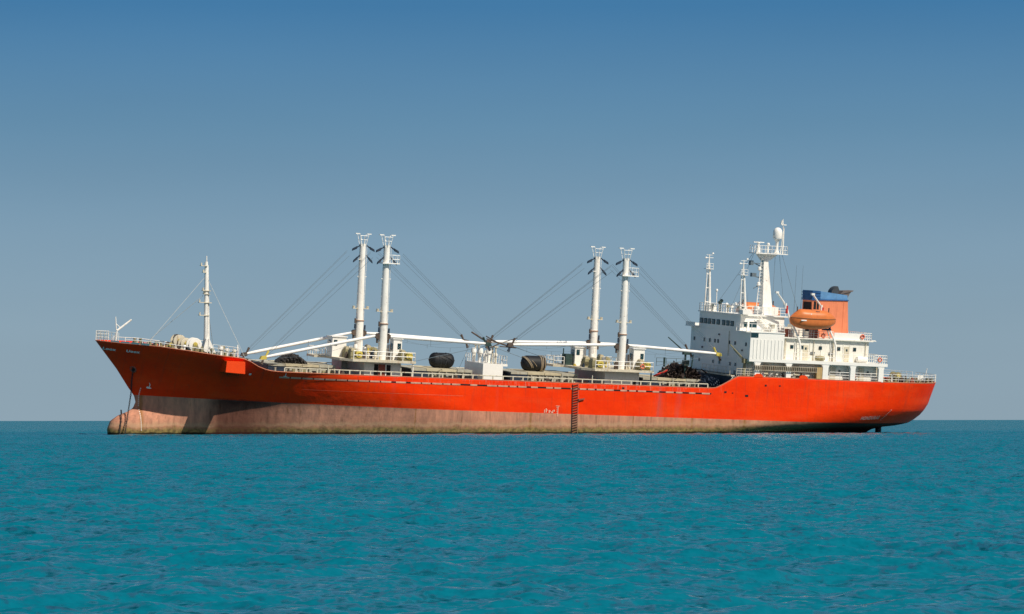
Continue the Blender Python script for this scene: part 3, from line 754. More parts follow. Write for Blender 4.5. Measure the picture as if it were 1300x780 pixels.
# booms of the forward pair, then of the after pair
boom(33.9, 4.64, 11.75, 20.0, 4.64, 8.50, gear, False)
boom(33.95, -4.64, 11.80, 19.8, -4.64, 8.60, yellow, False)
boom(35.5, -4.64, 11.75, 48.6, -4.2, 11.35, teal_g, True)
boom(35.4, 4.64, 11.75, 48.6, 3.8, 11.30, gear, False)
boom(65.85, -4.64, 11.92, 51.7, -4.3, 11.38, gear, True)
boom(65.75, 4.64, 11.72, 52.0, 4.3, 11.34, gear, False)
boom(67.2, -4.64, 11.95, 80.0, -4.64, 11.33, yellow, False)
boom(67.3, 4.64, 11.72, 80.2, 4.64, 11.25, gear, False)
# crossed tackle between the meeting boom heads
mb = MB()
for (a, b, r) in (((48.4, -4.2, 12.3), (50.2, -3.8, 11.5), .14), ((48.6, -4.4, 10.7), (50.4, -4, 11.5), .13), ((50.3, -4.2, 11.1), (52.5, -4.2, 11.0), .13),
                  ((48.0, 0, 12.6), (49.4, -1.4, 11.6), .2), ((49.3, -2, 11.9), (51.8, -2.4, 11.2), .17), ((51.2, -3, 11.6), (52.9, -3.4, 12.2), .09)):
    mb.tube(a, b, r * .5, r * .62, 7)
mb.build('boom_rest_tackle', gear, ship)
# loose guys that cross the hatches
for a, b in (((48.8, -3.8, 11.1), (38.1, -7.3, 8.95)), ((45.0, -4.5, 8.3), (49.0, 3.0, 11)), ((51.9, -4.2, 11.2), (60.5, -1.0, 8.95)), ((51.2, 0, 10.8), (58.0, -.2, 8.7)),
             ((79.9, -4.7, 11.2), (70.2, -7.4, 9.6)), ((20.2, -4.6, 8.4), (17.2, -7.6, 8.0)), ((20.2, 4.4, 8.4), (16.6, -1, 8.6))):
    MB().tube(a, b, .03, n=5).build('guy_wire', wire_m, ship)

# ------------------------------------------------------------------ ventilator house amidships
mb = MB(); mb.box(48.45, 51.1, -3.6, 3.1, 6.43, 8.86, 0); mb.box(51.05, 51.7, -3.6, 3.1, 8.6, 8.87, 0); 
vh = mb.build('ventilator_house', clean_white, ship)
MB().box(51.12, 51.3, -3.0, 2.4, 6.6, 8.3).build('dark_doorway', dark_in, vh)
mb = MB(); rail(mb, [(48.5, 3.0, 8.86), (48.5, 1.4, 8.86)], 1.0, .8, .035, 2, .045); rail(mb, [(51.6, 2, 8.87), (51.6, -3.5, 8.87), (51.0, -3.5, 8.87)], 1.0, .9, .03, 2, .04)
mb.build('house_railing', clean_white, vh)
for y, x in ((-3.1, 50.0), (2.8, 49.9)):
    mb = MB(); mb.tube((x - .28, y, 8.87), (x - .2, y, 10.95), .10, n=8); mb.tube((x + .28, y, 8.87), (x + .2, y, 10.95), .10, n=8); mb.box(x - .45, x + .45, y - .2, y + .2, 10.9, 11.05)
    mb.build('boom_crutch', cream, vh)
for x, y, h, r in ((49.1, 1.8, 1.7, .34), (49.6, .9, 1.5, .36), (49.2, -.3, 1.75, .36), (50.2, .1, 1.5, .34), (50.0, -1.3, 1.8, .38), (50.6, -1.9, 1.3, .3), (49.2, -1.9, 1.2, .3), (50.7, 1.2, 1.4, .33)):
    vent(x, y, 8.87, h, r, clean_white)

# ------------------------------------------------------------------ hatches
def hatch(x0, x1, z1=7.78):
    mb = MB(); mb.box(x0, x1, -3.7, 3.7, 6.43, z1 - .3); o = mb.build('hatch_coaming', coaming, ship)
    MB().box(x0 - .06, x0 - .01, -3.65, 3.65, 6.5, z1 - .12).box(x0, x0 + 2.3, -3.78, -3.71, 6.6, z1 - .12).build('coaming_end_plate', navy, o)
    n = int((x1 - x0) / 2.0)
    for i in range(n):
        a, b = x0 + (x1 - x0) * i / n, x0 + (x1 - x0) * (i + 1) / n
        MB().box(a + .03, b - .03, -3.85, 3.85, z1 - .28, z1 + (.03 if i % 2 else 0)).build('hatch_cover', canvas if i % 3 else coaming, o)
    mb = MB(); rs = random.Random(int(x0))
    x = x0 + 2.6
    while x < x1 - .3:
        mb.box(x, x + .12, -4.25, -3.72, 6.45, z1 - .35, 0); mb.box(x + .5, x + .8 + rs.random() * .3, -3.9, -3.72, 6.9, 7.1 + rs.random() * .3, 1 if rs.random() < .6 else 2); x += rs.uniform(.9, 1.3)
    mb.build('coaming_stay', [coaming, dark_in, olive], o)
    return o
hatch(20.6, 29.2, 7.86); hatch(38.9, 47.0, 7.94); hatch(52.1, 61.2, 7.98); hatch(70.1, 80.2, 7.90)
L_ = []; rs = random.Random(3)
for i in range(70):
    x = rs.choice((rs.uniform(20, 31), rs.uniform(38, 48), rs.uniform(52, 62), rs.uniform(70, 80))); y = rs.uniform(-8.6, -5)
    w = rs.uniform(.1, .4); L_.append((x - w, x + w, y - .12, y + .12, 6.43, 6.43 + rs.uniform(.4, 1.25), rs.randint(0, 3)))
scatter(L_, [coaming, gear, cream, navy], 'deck_fitting', ship)

# ------------------------------------------------------------------ superstructure
ho = MB(); ho.box(82.9, 101.2, -8.0, 7.2, 8.66, 10.70); lower = ho.build('lower_house', white, ship)
MB().box(82.42, 82.88, -7.6, 9.05, 8.81, 11.08).build('front_wall', clean_white, lower)
mb = MB(); mb.box(82.36, 102.2, -9.12, 9.12, 10.71, 11.10)
for xx in (84.7, 86.2, 90.5, 95.2, 99.2): mb.box(xx - .04, xx + .04, -8.04, -8.0, 8.7, 10.7)
mb.build('gallery_deck', clean_white, lower)
for s in (-1, 1):
    for x0, x1 in ((83.25, 83.95), (87.7, 88.4), (92.9, 93.7), (96.9, 97.6), (101.0, 101.7)):
        y0 = s * 9.08
        mb = MB(); mb.box(x0, x1, min(y0, y0 - s * .5), max(y0, y0 - s * .5), 8.72, 10.71)
        for sd_, xx in ((-1, x0), (1, x1)):
            mb.prism([(xx, 10.71), (xx + sd_ * .35, 10.71), (xx + sd_ * .12, 10.6), (xx, 10.3)], y0 - s * .02, y0 - s * .4)
        mb.build('gallery_pillar', clean_white, lower)
mb = MB(); rail(mb, [(94.0, -8.9, 8.72), (103.0, -8.85, 8.72)], 1.05, 1.5, .035, 3, .035); mb.build('gallery_railing', clean_white, lower)
mb = MB(); mb.box(82.38, 87.15, -9.1, 9.1, 11.1, 14.40, 0)
for i in range(9): xx = 82.9 + i * .5; mb.box(xx - .05, xx + .05, -9.16, -9.1, 11.12, 13.55, 0)
mb.box(82.33, 87.2, -9.18, 9.18, 14.40, 14.52, 0)
fb = mb.build('forward_block', clean_white, ship)
MB().box(82.42, 83.45, -9.14, -9.105, 13.78, 14.35).build('side_opening', glass, fb)
mb = MB(); mb.box(87.16, 100.1, -7.6, 7.6, 11.11, 13.80)
for xx in (88.2, 91.6, 93.2, 96.4, 97.3): mb.box(xx - .04, xx + .04, -7.66, -7.6, 11.2, 13.7)
ab = mb.build('after_block', white, ship)
mb = MB(); mb.box(87.2, 100.5, -8.0, 8.0, 13.81, 13.97); mb.box(100.3, 101.0, -7.9, -7.3, 13.9, 13.97); mb.build('boat_deck', white, ab)
for x in (89.0, 90.45, 93.1, 95.75, 98.05):
    m2 = MB(); m2.box(x - .22, x + .22, -7.66, -7.61, 12.52, 12.98, 0); m2.box(x - .14, x + .14, -7.68, -7.662, 12.60, 12.90, 1); m2.build('window', [grey_dk, glass], ab)
for x in (91.0, 96.9):
    MB().box(x - .36, x + .36, -7.65, -7.61, 11.15, 13.05, 0).box(x - .12, x + .12, -7.665, -7.652, 12.45, 12.75, 1).build('door', [cream, glass], ab)
for x in (88.0, 92.1, 94.9, 99.6): MB().path([(x, -7.72, 11.12), (x, -7.72, 13.7)], .05, 6).build('drain_pipe', cream, ab)
for x in (92.0, 94.6): MB().box(x - .3, x + .3, -7.72, -7.62, 11.9, 12.2).build('vent_grille', grey_dk, ab)
for x in (85.3, 89.6, 94.9, 99.0):
    MB().box(x - .38, x + .38, -8.05, -8.01, 8.72, 10.45).build('door', cream, lower); MB().box(x + .8, x + 1.1, -8.05, -8.01, 9.7, 10.0).build('window', glass, lower)
for x, y, z in ((82.24, 0.2, 13.6), (82.24, -6.9, 11.9), (82.24, 5.2, 11.7)): MB().box(x, x + .1, y - .15, y + .15, z, z + .2).build('bulkhead_lamp', grey_dk, fb)
MB().path([(82.28, -2.9, 11.1), (82.28, -2.9, 14.3)], .05, 6).build('drain_pipe', cream, fb)
# front windows
for y in (4.62, 3.4, 2.1, .65, -1.0, -2.3, -3.6, 5.85):
    MB().box(82.25, 82.31, y - .46, y + .46, 14.95, 15.62, 0).box(82.235, 82.249, y - .36, y + .36, 15.03, 15.54, 1).build('window', [teal_g, glass], None).parent = fb
for px in (882, 895, 902, 908.6, 912.6, 927, 934, 947.4):
    y = 7.9 - (px - 882) * .2415
    MB().box(82.33, 82.375, y - .2, y + .2, 12.58, 13.05, 0).box(82.31, 82.329, y - .14, y + .14, 12.65, 12.98, 1).build('window', [grey_dk, glass], fb)
for y, z in ((6.1, 10.15), (1.8, 10.1), (-.2, 10.1), (-3.4, 10.1), (-5.0, 10.1), (-4.9, 9.1)):
    MB().box(82.36, 82.415, y - .2, y + .2, z - .22, z + .22).build('window', glass, lower)
# wheelhouse
mb = MB(); mb.box(82.32, 88.5, -6.0, 6.6, 14.53, 16.42, 0); mb.box(82.15, 88.9, -6.25, 6.8, 16.42, 16.58, 0)
wh = mb.build('wheelhouse', clean_white, ship)
MB().box(82.75, 83.3, -6.05, -6.005, 15.0, 15.6).build('window', glass, wh)
MB().box(83.6, 84.6, -6.05, -6.005, 14.9, 15.65).build('window', glass, wh)
MB().box(86.3, 87.2, -6.05, -6.005, 15.0, 15.5).build('window', coaming, wh, 'beige covered window beside the open wheelhouse windows')
MB().box(81.7, 83.9, 6.6, 9.6, 14.40, 14.50).box(82.3, 83.9, 9.47, 9.53, 14.5, 14.85).box(81.72, 81.78, 6.7, 9.5, 14.5, 15.0).build('bridge_wing', clean_white, wh)
mb = MB(); mb.box(81.7, 83.9, -9.15, -6.0, 14.40, 14.50); mb.box(82.3, 83.9, -9.13, -9.07, 14.5, 14.85)
rail(mb, [(81.75, -9.1, 14.5), (83.85, -9.1, 14.5)], 1.0, .7, .03, 2, .04); rail(mb, [(81.75, -9.1, 14.5), (81.75, -6.1, 14.5)], 1.0, .9, .03, 2, .04)
mb.build('bridge_wing', clean_white, wh)
mb = MB(); z = 16.58
rail(mb, [(88.6, -6.1, z), (82.25, -6.1, z), (82.25, 6.6, z), (88.6, 6.6, z)], 1.02, .75, .03, 3, .04)
mb.build('wheelhouse_railing', clean_white, wh)
mb = MB(); rail(mb, [(84.0, -9.0, 14.52), (87.1, -9.0, 14.52)], 1.0, 1, .03, 3, .035); 
mb.tube((86.4, -6.3, 14.6), (84.4, -6.4, 16.4), .05); mb.tube((86.9, -6.3, 14.6), (84.9, -6.4, 16.4), .05)
for i in range(7): f = i / 7; mb.box(86.4 - 2 * f, 86.9 - 2 * f, -6.5, -6.2, 14.75 + 1.65 * f, 14.79 + 1.65 * f)
mb.build('wing_stair', clean_white, wh)
mb = MB(); mb.box(81.9, 83.2, -7.4, -6.3, 16.6, 17.15); mb.build('raft_box', clean_white, wh)
mb = MB(); mb.box(82.6, 83.6, 4.2, 5.6, 16.6, 17.4); mb.build('roof_locker', clean_white, wh)
rs = random.Random(77)
for i in range(11):
    x, y = rs.uniform(82.8, 87.5), rs.uniform(-5.2, 4.5); h = rs.uniform(.5, 1.3)
    mb = MB(); mb.tube((x, y, 16.58), (x, y, 16.58 + h), .07, n=6); mb.lathe((x, y, 16.58 + h - .1), (0, 0, 1), [(.05, 0), (.22, .1), (.24, .3), (.1, .45)], 10); mb.build('roof_fitting', rs.choice((clean_white, teal_g, clean_white, olive)), wh)
mb = MB(); mb.tube((82.6, 2.1, 16.58), (82.5, 2.1, 19.3), .05, n=6); mb.lathe((82.5, 2.1, 19.2), (0, 0, 1), [(.1, 0), (.17, .15), (.1, .35)], 10); mb.build('pole_antenna', clean_white, wh)
# two light lattice masts on the wheelhouse roof
def signal_mast(x, y, top, lean, s):
    mb = MB()
    mb.tube((x, y, 16.55), (x - lean, y, top - 1.8), .20, .15, 8); mb.tube((x - .75, y, 16.55), (x - lean - .35, y, top - 1.8), .08, .07, 6)
    mb.tube((x - .3, y + .6, 16.55), (x - lean, y + .1, top - 1.8), .06, .06, 6)
    for i in range(12):
        f = (i + .5) / 12; z = 16.6 + (top - 18.4) * f
        if i in (2, 6, 10): mb.tube((x - lean * f, y, z), (x - .75 - (lean - .4) * f, y, z), .06, n=5)
    mb.box(x - lean - .65, x - lean + .4, y - .4, y + .4, top - 1.85, top - 1.77)
    rail(mb, [(x - lean - .6, y - .35, top - 1.8), (x - lean + .35, y - .35, top - 1.8)], .7, .5, .025, 2, .03)
    mb.tube((x - lean - .1, y, top - 1.8), (x - lean - .15, y, top + .1), .11, .06, 7)
    mb.tube((x - lean - .3, y, top - 1.8), (x - lean - .15, y, top - .4), .04, n=5)
    mb.tube((x - lean - .75, y, top - .35), (x - lean + .45, y, top - .35), .035, n=5); mb.tube((x - lean - .55, y, top), (x - lean + .35, y, top), .03, n=5)
    o = mb.build('signal_mast', mast_white, ship)
    MB().box(x - .7, x + .7, y - .35, y + .35, 16.6, 17.2).build('mast_base', clean_white, o)
    for dx_, dz in ((.35, .1), (-.6, -.5)): MB().lathe((x - lean + dx_, y, top + dz), (0, 0, 1), [(.05, 0), (.16, .08), (.1, .26)], 8).build('signal_lamp', clean_white, o)
signal_mast(83.35, 5.8, 23.9, .35, 1); signal_mast(83.1, -5.6, 23.4, .5, 1)
# radar mast
mb = MB(); mb.box(87.6, 89.9, -1.3, 1.3, 16.58, 17.6)
mb.add([(87.95, -.6, 17.6), (89.3, -.6, 17.6), (89.3, .6, 17.6), (87.95, .6, 17.6), (87.85, -.3, 24.0), (88.42, -.3, 24.0), (88.42, .3, 24.0), (87.85, .3, 24.0)],
       [(3, 2, 1, 0), (4, 5, 6, 7), (0, 1, 5, 4), (1, 2, 6, 5), (2, 3, 7, 6), (3, 0, 4, 7)])
mb.tube((87.2, -.2, 17), (87.55, -.2, 24), .06, n=6)
for i in range(16): mb.tube((87.2 + .02 * i, -.2, 17.4 + i * .42), (87.8, -.2, 17.4 + i * .42), .025, n=4)
rm = mb.build('radar_mast', mast_white, ship)
mb = MB(); mb.prism([(86.3, 24.42), (90.9, 24.46), (90.9, 24.56), (86.3, 24.56)], -1.1, 1.1); mb.prism([(87.6, 23.6), (88.7, 23.6), (89.8, 24.42), (86.9, 24.42)], -.3, .3)
rail(mb, [(86.4, -1, 24.56), (90.8, -1, 24.56), (90.8, 1, 24.56), (86.4, 1, 24.56), (86.4, -1, 24.56)], .95, .75, .028, 2, .035)
mb.build('radar_platform', mast_white, rm)
mb = MB(); mb.lathe((87.1, 0, 24.56), (0, 0, 1), [(.3, 0), (.2, .5), (.12, 1.1), (.2, 1.2), (.2, 1.3)], 10); mb.box(86.35, 87.85, -.12, .12, 25.85, 25.98); mb.build('radar_scanner', mast_white, rm)
mb = MB(); mb.box(85.9, 87.9, -.2, .2, 23.1, 23.2); mb.box(86.0, 86.4, -.3, .3, 22.9, 23.5); mb.tube((86.6, 0, 23.2), (88.0, 0, 22.6), .06); mb.box(86.3, 86.9, -.3, .3, 21.4, 21.9); mb.tube((86.5, 0, 21.5), (87.8, 0, 21.3), .07); mb.tube((86.6, -.3, 19.9), (87.6, -.1, 20.4), .06); mb.build('lamp_bracket', wire_m, rm)
mb = MB(); mb.lathe((89.75, 0, 24.56), (0, 0, 1), [(.42, 0), (.2, .5), (.2, 1.5), (.45, 1.9)], 12); mb.build('radome_pedestal', mast_white, rm)
mb = MB(); mb.lathe((89.75, 0, 26.5), (0, 0, 1), [(.55, 0), (.60, .15), (.60, .85), (.54, 1.12), (.40, 1.32), (.2, 1.44), (.02, 1.48)], 24); mb.build('radome', clean_white, rm)
mb = MB(); mb.tube((90.65, 0, 24.5), (90.6, 0, 28.0), .12, .09, 8); mb.tube((90.3, 0, 24.5), (90.55, 0, 27.6), .05, n=6); mb.box(90.2, 90.9, -.15, .15, 28.3, 28.42); mb.tube((90.5, 0, 27.9), (90.4, 0, 29.1), .06, n=6); mb.tube((90.2, 0, 28.4), (90.3, 0, 28.9), .12, n=6); mb.build('pole_mast', mast_white, rm)
mb = MB(); mb.tube((88.4, -.2, 24.6), (88.4, -.2, 25.7), .12, .1); mb.lathe((88.4, -.2, 25.5), (0, 0, 1), [(.1, 0), (.22, .1), (.22, .3), (.1, .4)], 8); mb.build('horn_post', mast_white, rm)
for z in (22.2, 20.2): MB().lathe((87.3, -.3, z), (0, 0, 1), [(.05, 0), (.26, .15), (.22, .45), (.05, .55)], 10).build('mast_lamp', clean_white, rm)
for a, b in (((86.5, 0, 24.4), (83.6, 0, 17)), ((86.6, .5, 24.4), (82.6, 3, 17)), ((89.6, 0, 24.4), (89.6, 0, 17)), ((90.2, 0, 24.4), (91.8, 1, 17.5)), ((90.6, 0, 24.4), (93.0, -1, 17.0))):
    MB().tube(a, b, .022, n=4).build('halyard', wire_m, rm)
for x, z in ((92.8, 23.2), (93.75, 23.2), (86.0, 19.3)): MB().tube((x, 0, 14.5), (x, 0, z), .035, .015, 5).build('whip_antenna', wire_m, ship)
# funnel
mb = MB(); yA, yB = -1.95, .95
mb.add([(94.5, yA, 13.97), (100.0, yA, 13.97), (100.0, yB, 13.97), (94.5, yB, 13.97), (94.45, yA, 18.75), (99.6, yA, 18.9), (99.6, yB, 18.9), (94.45, yB, 18.75)],
       [(3, 2, 1, 0), (4, 5, 6, 7), (0, 1, 5, 4), (1, 2, 6, 5), (2, 3, 7, 6), (3, 0, 4, 7)])
mb.box(99.0, 99.06, yA - .04, yA, 14, 18.8); fu = mb.build('funnel', or_fun, ship)
mb = MB(); mb.prism([(94.3, 18.76), (99.7, 18.9), (99.65, 19.03), (94.3, 18.9)], yA - .12, yB + .12); mb.build('funnel_lip', blue_d, fu)
mb = MB(); mb.prism([(95.55, 18.93), (99.55, 19.03), (99.5, 19.62), (95.55, 19.98)], yA + .02, yB - .02); mb.build('funnel_band', blue_f, fu)
mb = MB(); mb.box(94.4, 95.5, yA - .03, yB + .03, 18.92, 20.02)
for i in range(3): mb.box(94.3, 95.56, yA - .1, yB + .1, 18.98 + i * .36, 19.08 + i * .36)
mb.build('louvre_box', blue_d, fu)
mb = MB(); mb.box(94.62, 95.0, yA - .03, yA - .004, 17.6, 18.6); mb.box(95.1, 95.4, yA - .03, yA - .004, 17.6, 18.6); mb.box(94.42, 94.44, yA + .3, yB - .3, 17.4, 18.5); mb.build('louvre_opening', dark_in, fu)
mb = MB()
q = [(97.35, 19.7)] + [(98.35 - math.cos(a) * 1.0 if math.cos(a) > 0 else 98.35, 19.75 + math.sin(a) * 1.0) for a in [math.radians(v) for v in (5, 25, 45, 65, 85)]] + [(98.5, 20.2), (98.2, 19.65)]
mb.prism(q, -1.5, -.4); mb.build('exhaust_cowl', grey_dk, fu)
mb = MB(); mb.tube((99.2, -1.0, 19.4), (99.3, -1.0, 20.0), .3, .35, 12); mb.prism([(98.7, 19.75), (100.4, 20.28), (100.0, 19.85), (99.7, 19.3), (99.4, 19.3)], -1.6, -.3); mb.prism([(98.6, 19.72), (99.0, 20.2), (100.5, 20.3), (100.4, 20.15)], -1.7, -.2); mb.build('exhaust_pipe', paint('brown_grey_exhaust', (.16, .13, .12), .7, .3), fu)
mb = MB(); mb.box(94.95, 99.2, -7.7, -7.62, 13.97, 14.82); mb.build('boat_deck_screen', clean_white, ab)
mb = MB(); rail(mb, [(99.3, -7.6, 13.97), (100.4, -7.6, 13.97), (100.4, 7.6, 13.97)], .95, .55, .03, 3, .035); mb.box(100.4, 101.0, -7.7, -7.3, 13.95, 14.02)
rail(mb, [(88.4, -7.7, 13.97), (94.8, -7.7, 13.97)], .95, 1, .025, 3, .03)
mb.build('boat_deck_railing', clean_white, ab)
mb = MB(); rail(mb, [(100.3, -9.0, 11.1), (102.1, -9.0, 11.1), (102.1, 9.0, 11.1)], 1.05, .6, .035, 3, .04); mb.build('gallery_deck_railing', clean_white, lower)
mb = MB(); rail(mb, [(87.3, -9.0, 11.1), (100.1, -9.0, 11.1)], 1.0, 1.5, .022, 2, .025); mb.build('side_railing', clean_white, lower)
MB().box(94.4, 94.5, -2, 2.2, 13.98, 17.4).build('funnel_casing', white, ab)
for i in range(9): x = 88.8 + i * .72; MB().tube((x, -6.9, 13.97), (x, -6.9, 14.95), .06, n=5).build('deck_post', white, ab)
MB().box(88.8, 90.1, -5.5, -4.3, 13.98, 15.2).build('boat_deck_locker', white, ab); MB().box(91, 92.2, -4, -2, 13.98, 15.5).build('boat_deck_locker', white, ab)
MB().box(92.4, 93.2, -6.5, -5.5, 13.98, 15.1).build('boat_deck_locker', redbrown, ab); MB().box(88.3, 88.8, -7.2, -6.4, 13.98, 15.0).build('boat_deck_locker', redbrown, ab)
MB().lathe((98.2, -7.9, 11.5), (1, 0, 0), [(.05, 0), (.38, .12), (.40, .6), (.40, 1.1), (.38, 1.5), (.05, 1.6)], 14).build('raft_canister', clean_white, ab)
MB().lathe((92.4, -8.3, 11.45), (1, 0, 0), [(.05, -.3), (.3, -.2), (.34, .5), (.3, .95), (.05, 1.0)], 12).build('raft_canister', olive, ab)
# boat davits: curved track and upper arm each
def davit(x):
    mb = MB()
    for dy in (-.0,):
        mb.path([(x, -8.2, 11.1), (x - .02, -8.2, 12.3), (x - .12, -8.15, 13.2), (x - .35, -8.0, 14.0), (x - .75, -7.8, 14.9), (x - 1.2, -7.5, 15.9)], .13, 8)
        mb.path([(x - .55, -7.7, 11.1), (x - .5, -7.7, 12.6), (x - .7, -7.6, 13.9), (x - 1.1, -7.4, 15.2)], .08, 6)
    for i in range(5): z = 11.6 + i * .5; mb.tube((x - .02, -8.2, z), (x - .5, -7.7, z), .03, n=4)
    d = mb.build('davit_track', clean_white, ab)
    mb = MB(); mb.path([(x - 1.3, -7.5, 15.6), (x - 1.75, -7.3, 17.4), (x - 2.6, -7.8, 18.4), (x - 3.9, -8.3, 19.6)], .11, 7); mb.box(x - 4.1, x - 3.7, -8.5, -8.1, 19.5, 19.75)
    mb.tube((x - 2.5, -8.2, 18.3), (x - 2.5, -8.2, 17.6), .14, .16, 8); mb.build('davit_arm', clean_white, d)
    MB().box(x - 2.45, x - 2.25, -8.4, -8.1, 17.0, 18.0).build('davit_gripe', red_p, d)
davit(90.0); davit(95.1)
# stowed accommodation ladder along the gallery
mb = MB()
for y in (-9.28, -8.95): mb.box(83.1, 92.0, y - .03, y + .03, 9.62, 9.72); mb.box(83.1, 92.0, y - .03, y + .03, 10.2, 10.27)
for i in range(34): x = 83.2 + i * .265; mb.box(x - .035, x + .035, -9.32, -8.95, 9.65, 10.25)
gw = mb.build('accommodation_ladder', paint('ladder_aluminium', (.42, .36, .27), .5, .35, RUST, .6), ship)
MB().box(92.0, 92.75, -9.2, -8.7, 8.85, 10.3).build('ladder_platform', paint('tan_box_paint', (.52, .36, .16), .6, .2, RUST, .4), gw)
L_ = []; rs = random.Random(9)
for i in range(26):
    x = rs.uniform(82.5, 92); w = rs.uniform(.08, .3); L_.append((x - w, x + w, -8.6, -8.2, 8.7, 8.7 + rs.uniform(.2, .8), rs.randint(0, 2)))
scatter(L_, [cream, gear, clean_white], 'gallery_fitting', ship)
for x in (83.8, 90.2):
    MB().prism([(x - .65, 8.74), (x + .65, 8.74), (x + .55, 9.0), (x + .25, 9.2), (x - .25, 9.2), (x - .55, 9.0)], -9.16, -8.9).build('fairlead_hump', orange_p, hull)
# small hose crane forward of the house
mb = MB(); mb.tube((82.1, -8.2, 8.75), (82.2, -8.2, 10.7), .22, .16, 10); mb.box(81.9, 82.8, -8.5, -7.9, 10.45, 11.0); hc = mb.build('hose_crane', olive, ship)
mb = MB(); mb.tube((82.2, -8.0, 10.85), (80.3, -7.6, 12.7), .09, .07, 6); mb.tube((82.2, -8.0, 10.55), (80.8, -7.6, 12.1), .04, n=5); mb.build('crane_jib', olive, hc)
MB().lathe((82.6, -8.5, 10.7), (0, -1, 0), [(.35, -.2), (.35, .1), (.2, .15)], 14).build('hose_reel', canvas, hc)
mb = MB(); rail(mb, [(80.9, -8.7, 8.8), (83.2, -8.95, 8.8)], .95, .6, .03, 3, .035); rail(mb, [(81, 2, 8.8), (81, -6.5, 8.8)], .95, 1.2, .025, 2, .03); mb.build('poop_front_railing', cream, ship)
mb = MB(); mb.tube((79.0, -7.9, 6.45), (81.0, -7.9, 8.8), .05); mb.tube((79.4, -8.4, 6.45), (81.4, -8.4, 8.9), .05)
for i in range(8): f = i / 8; mb.box(79.1 + 2 * f, 79.4 + 2 * f, -8.4, -7.9, 6.6 + 2.3 * f, 6.64 + 2.3 * f)
mb.build('poop_stair', mast_white, ship)
# deck crane over the after hatch
mb = MB(); mb.tube((76.2, -3.2, 7.8), (76.15, -3.2, 11.2), .16, .14, 8); mb.box(75.9, 76.6, -3.6, -2.8, 9.6, 10.3); mb.box(75.8, 76.7, -3.5, -2.9, 11.0, 11.4)
dc = mb.build('deck_crane', teal_g, ship)
mb = MB(); mb.tube((76.1, -3.2, 11.3), (73.6, -3.2, 13.15), .09, .07, 6); mb.build('crane_jib', teal_g, dc)
mb = MB(); rail(mb, [(74.0, 1, 9.3), (78.2, 1, 9.3)], 1.0, 1.4, .03, 2, .03); mb.tube((74.9, .5, 9.2), (74.9, .5, 10.4), .15); mb.tube((77.6, -2, 9), (77.8, -2, 11), .09); mb.box(77.4, 80.0, -1, -.4, 11.2, 11.4); mb.build('crane_rigging', teal_g, dc)
# mooring gear on the poop
for x, y in ((104.5, -6.6), (108.5, -5.9), (111, -4.6), (106, 5)): bollard(x, y, 8.68)
drum_winch(103.4, -4.2, 8.68, .62, 1.3, olive, cream, rope_m); drum_winch(107.0, -2.6, 8.68, .55, 1.3, olive, olive, rope_m); drum_winch(97.6, -8.0, 8.68, .5, .6, gear, redbrown, rope_m)
mb = MB(); mb.box(102.6, 104.4, -2.6, -1.0, 8.68, 10.35); mb.build('stern_locker', canvas, ship)
mb = MB(); mb.lathe((104.9, -1.6, 8.68), (0, 0, 1), [(.5, 0), (.42, .8), (.3, 1.3), (.06, 1.9)], 10); mb.build('covered_capstan', navy, ship)
L_ = []; rs = random.Random(21)
for i in range(44):
    x = rs.uniform(102.2, 112.4); y = -rs.uniform(.5, .85) * float(half(x, 8.6)); w = rs.uniform(.1, .35)
    L_.append((x - w, x + w, y - .15, y + .15, 8.67, 8.67 + rs.uniform(.15, .85), rs.randint(0, 3)))
scatter(L_, [cream, gear, olive, redbrown], 'stern_fitting', ship)
mb = MB(); mb.tube((112.8, 0, 8.7), (113.1, 0, 10.4), .05); mb.build('ensign_staff', mast_white, ship)

# ------------------------------------------------------------------ loose things aboard
def lump(name, pts, hw, mat_, label, cat, at, seed, disp=.16):
    """heap: noisy dome over a footprint; pts = profile (x, z) along the ship, hw = half width in y"""
    rs = np.random.RandomState(seed); P = np.array(pts, float); n, m = 46, 22
    s = np.linspace(P[0, 0], P[-1, 0], n); h = np.interp(s, P[:, 0], P[:, 1])
    vs = []; fs = []
    for i in range(n):
        for j in range(m + 1):
            a = math.pi * j / m
            k = 1 + .12 * math.sin(i * 1.3 + j * .9 + seed) + rs.normal() * disp * .35
            e = math.sqrt(max(0.02, 1 - ((i / (n - 1)) * 2 - 1) ** 4))
            vs.append((s[i] + rs.normal() * disp * .15, -math.cos(a) * hw * e * k, max(0, h[i]) * (abs(math.sin(a)) ** .7) * k))
    for i in range(n - 1):
        for j in range(m): q = i * (m + 1) + j; fs.append((q, q + m + 1, q + m + 2, q + 1))
    mb = MB().add(vs, fs); o = mb.build(name, mat_); o.matrix_world = SHIP @ Matrix.Translation(at); tag(o, label, cat); return o
lump('tarpaulin_heap', [(-1.9, .05), (-1.5, .5), (-.8, .95), (0, 1.1), (.7, 1.0), (1.4, .6), (2.1, .15)], 1.5, tarp_m,
     'mottled brown heap under tarpaulin on the hatch nearest the bow', 'covered heap', (24.2, -1, 7.88), 2)
sh = lump('scrap_heap', [(-2.4, .1), (-1.6, .7), (-.8, 1.35), (0, 1.6), (.6, 1.4), (1.2, 1.5), (2.0, 1.1), (2.9, .5), (3.6, .2)], 2.3, scrap_m,
          'dark rusty heap of rope and scrap on the hatch before the bridge', 'scrap heap', (75.9, -1, 7.92), 4, .45)
rs = random.Random(4)
for i in range(46):
    x, y = rs.uniform(-2, 3), rs.uniform(-2, .5); z = rs.uniform(.3, 1.3)
    MB().tube((x, y, z), (x + rs.uniform(-.9, .9), y + rs.uniform(-.4, .4), z + rs.uniform(-.5, .6)), rs.uniform(.03, .09), n=5).build('scrap_bar', rs.choice((scrap_m, scrap_m, rope_m, black_rub)), sh)
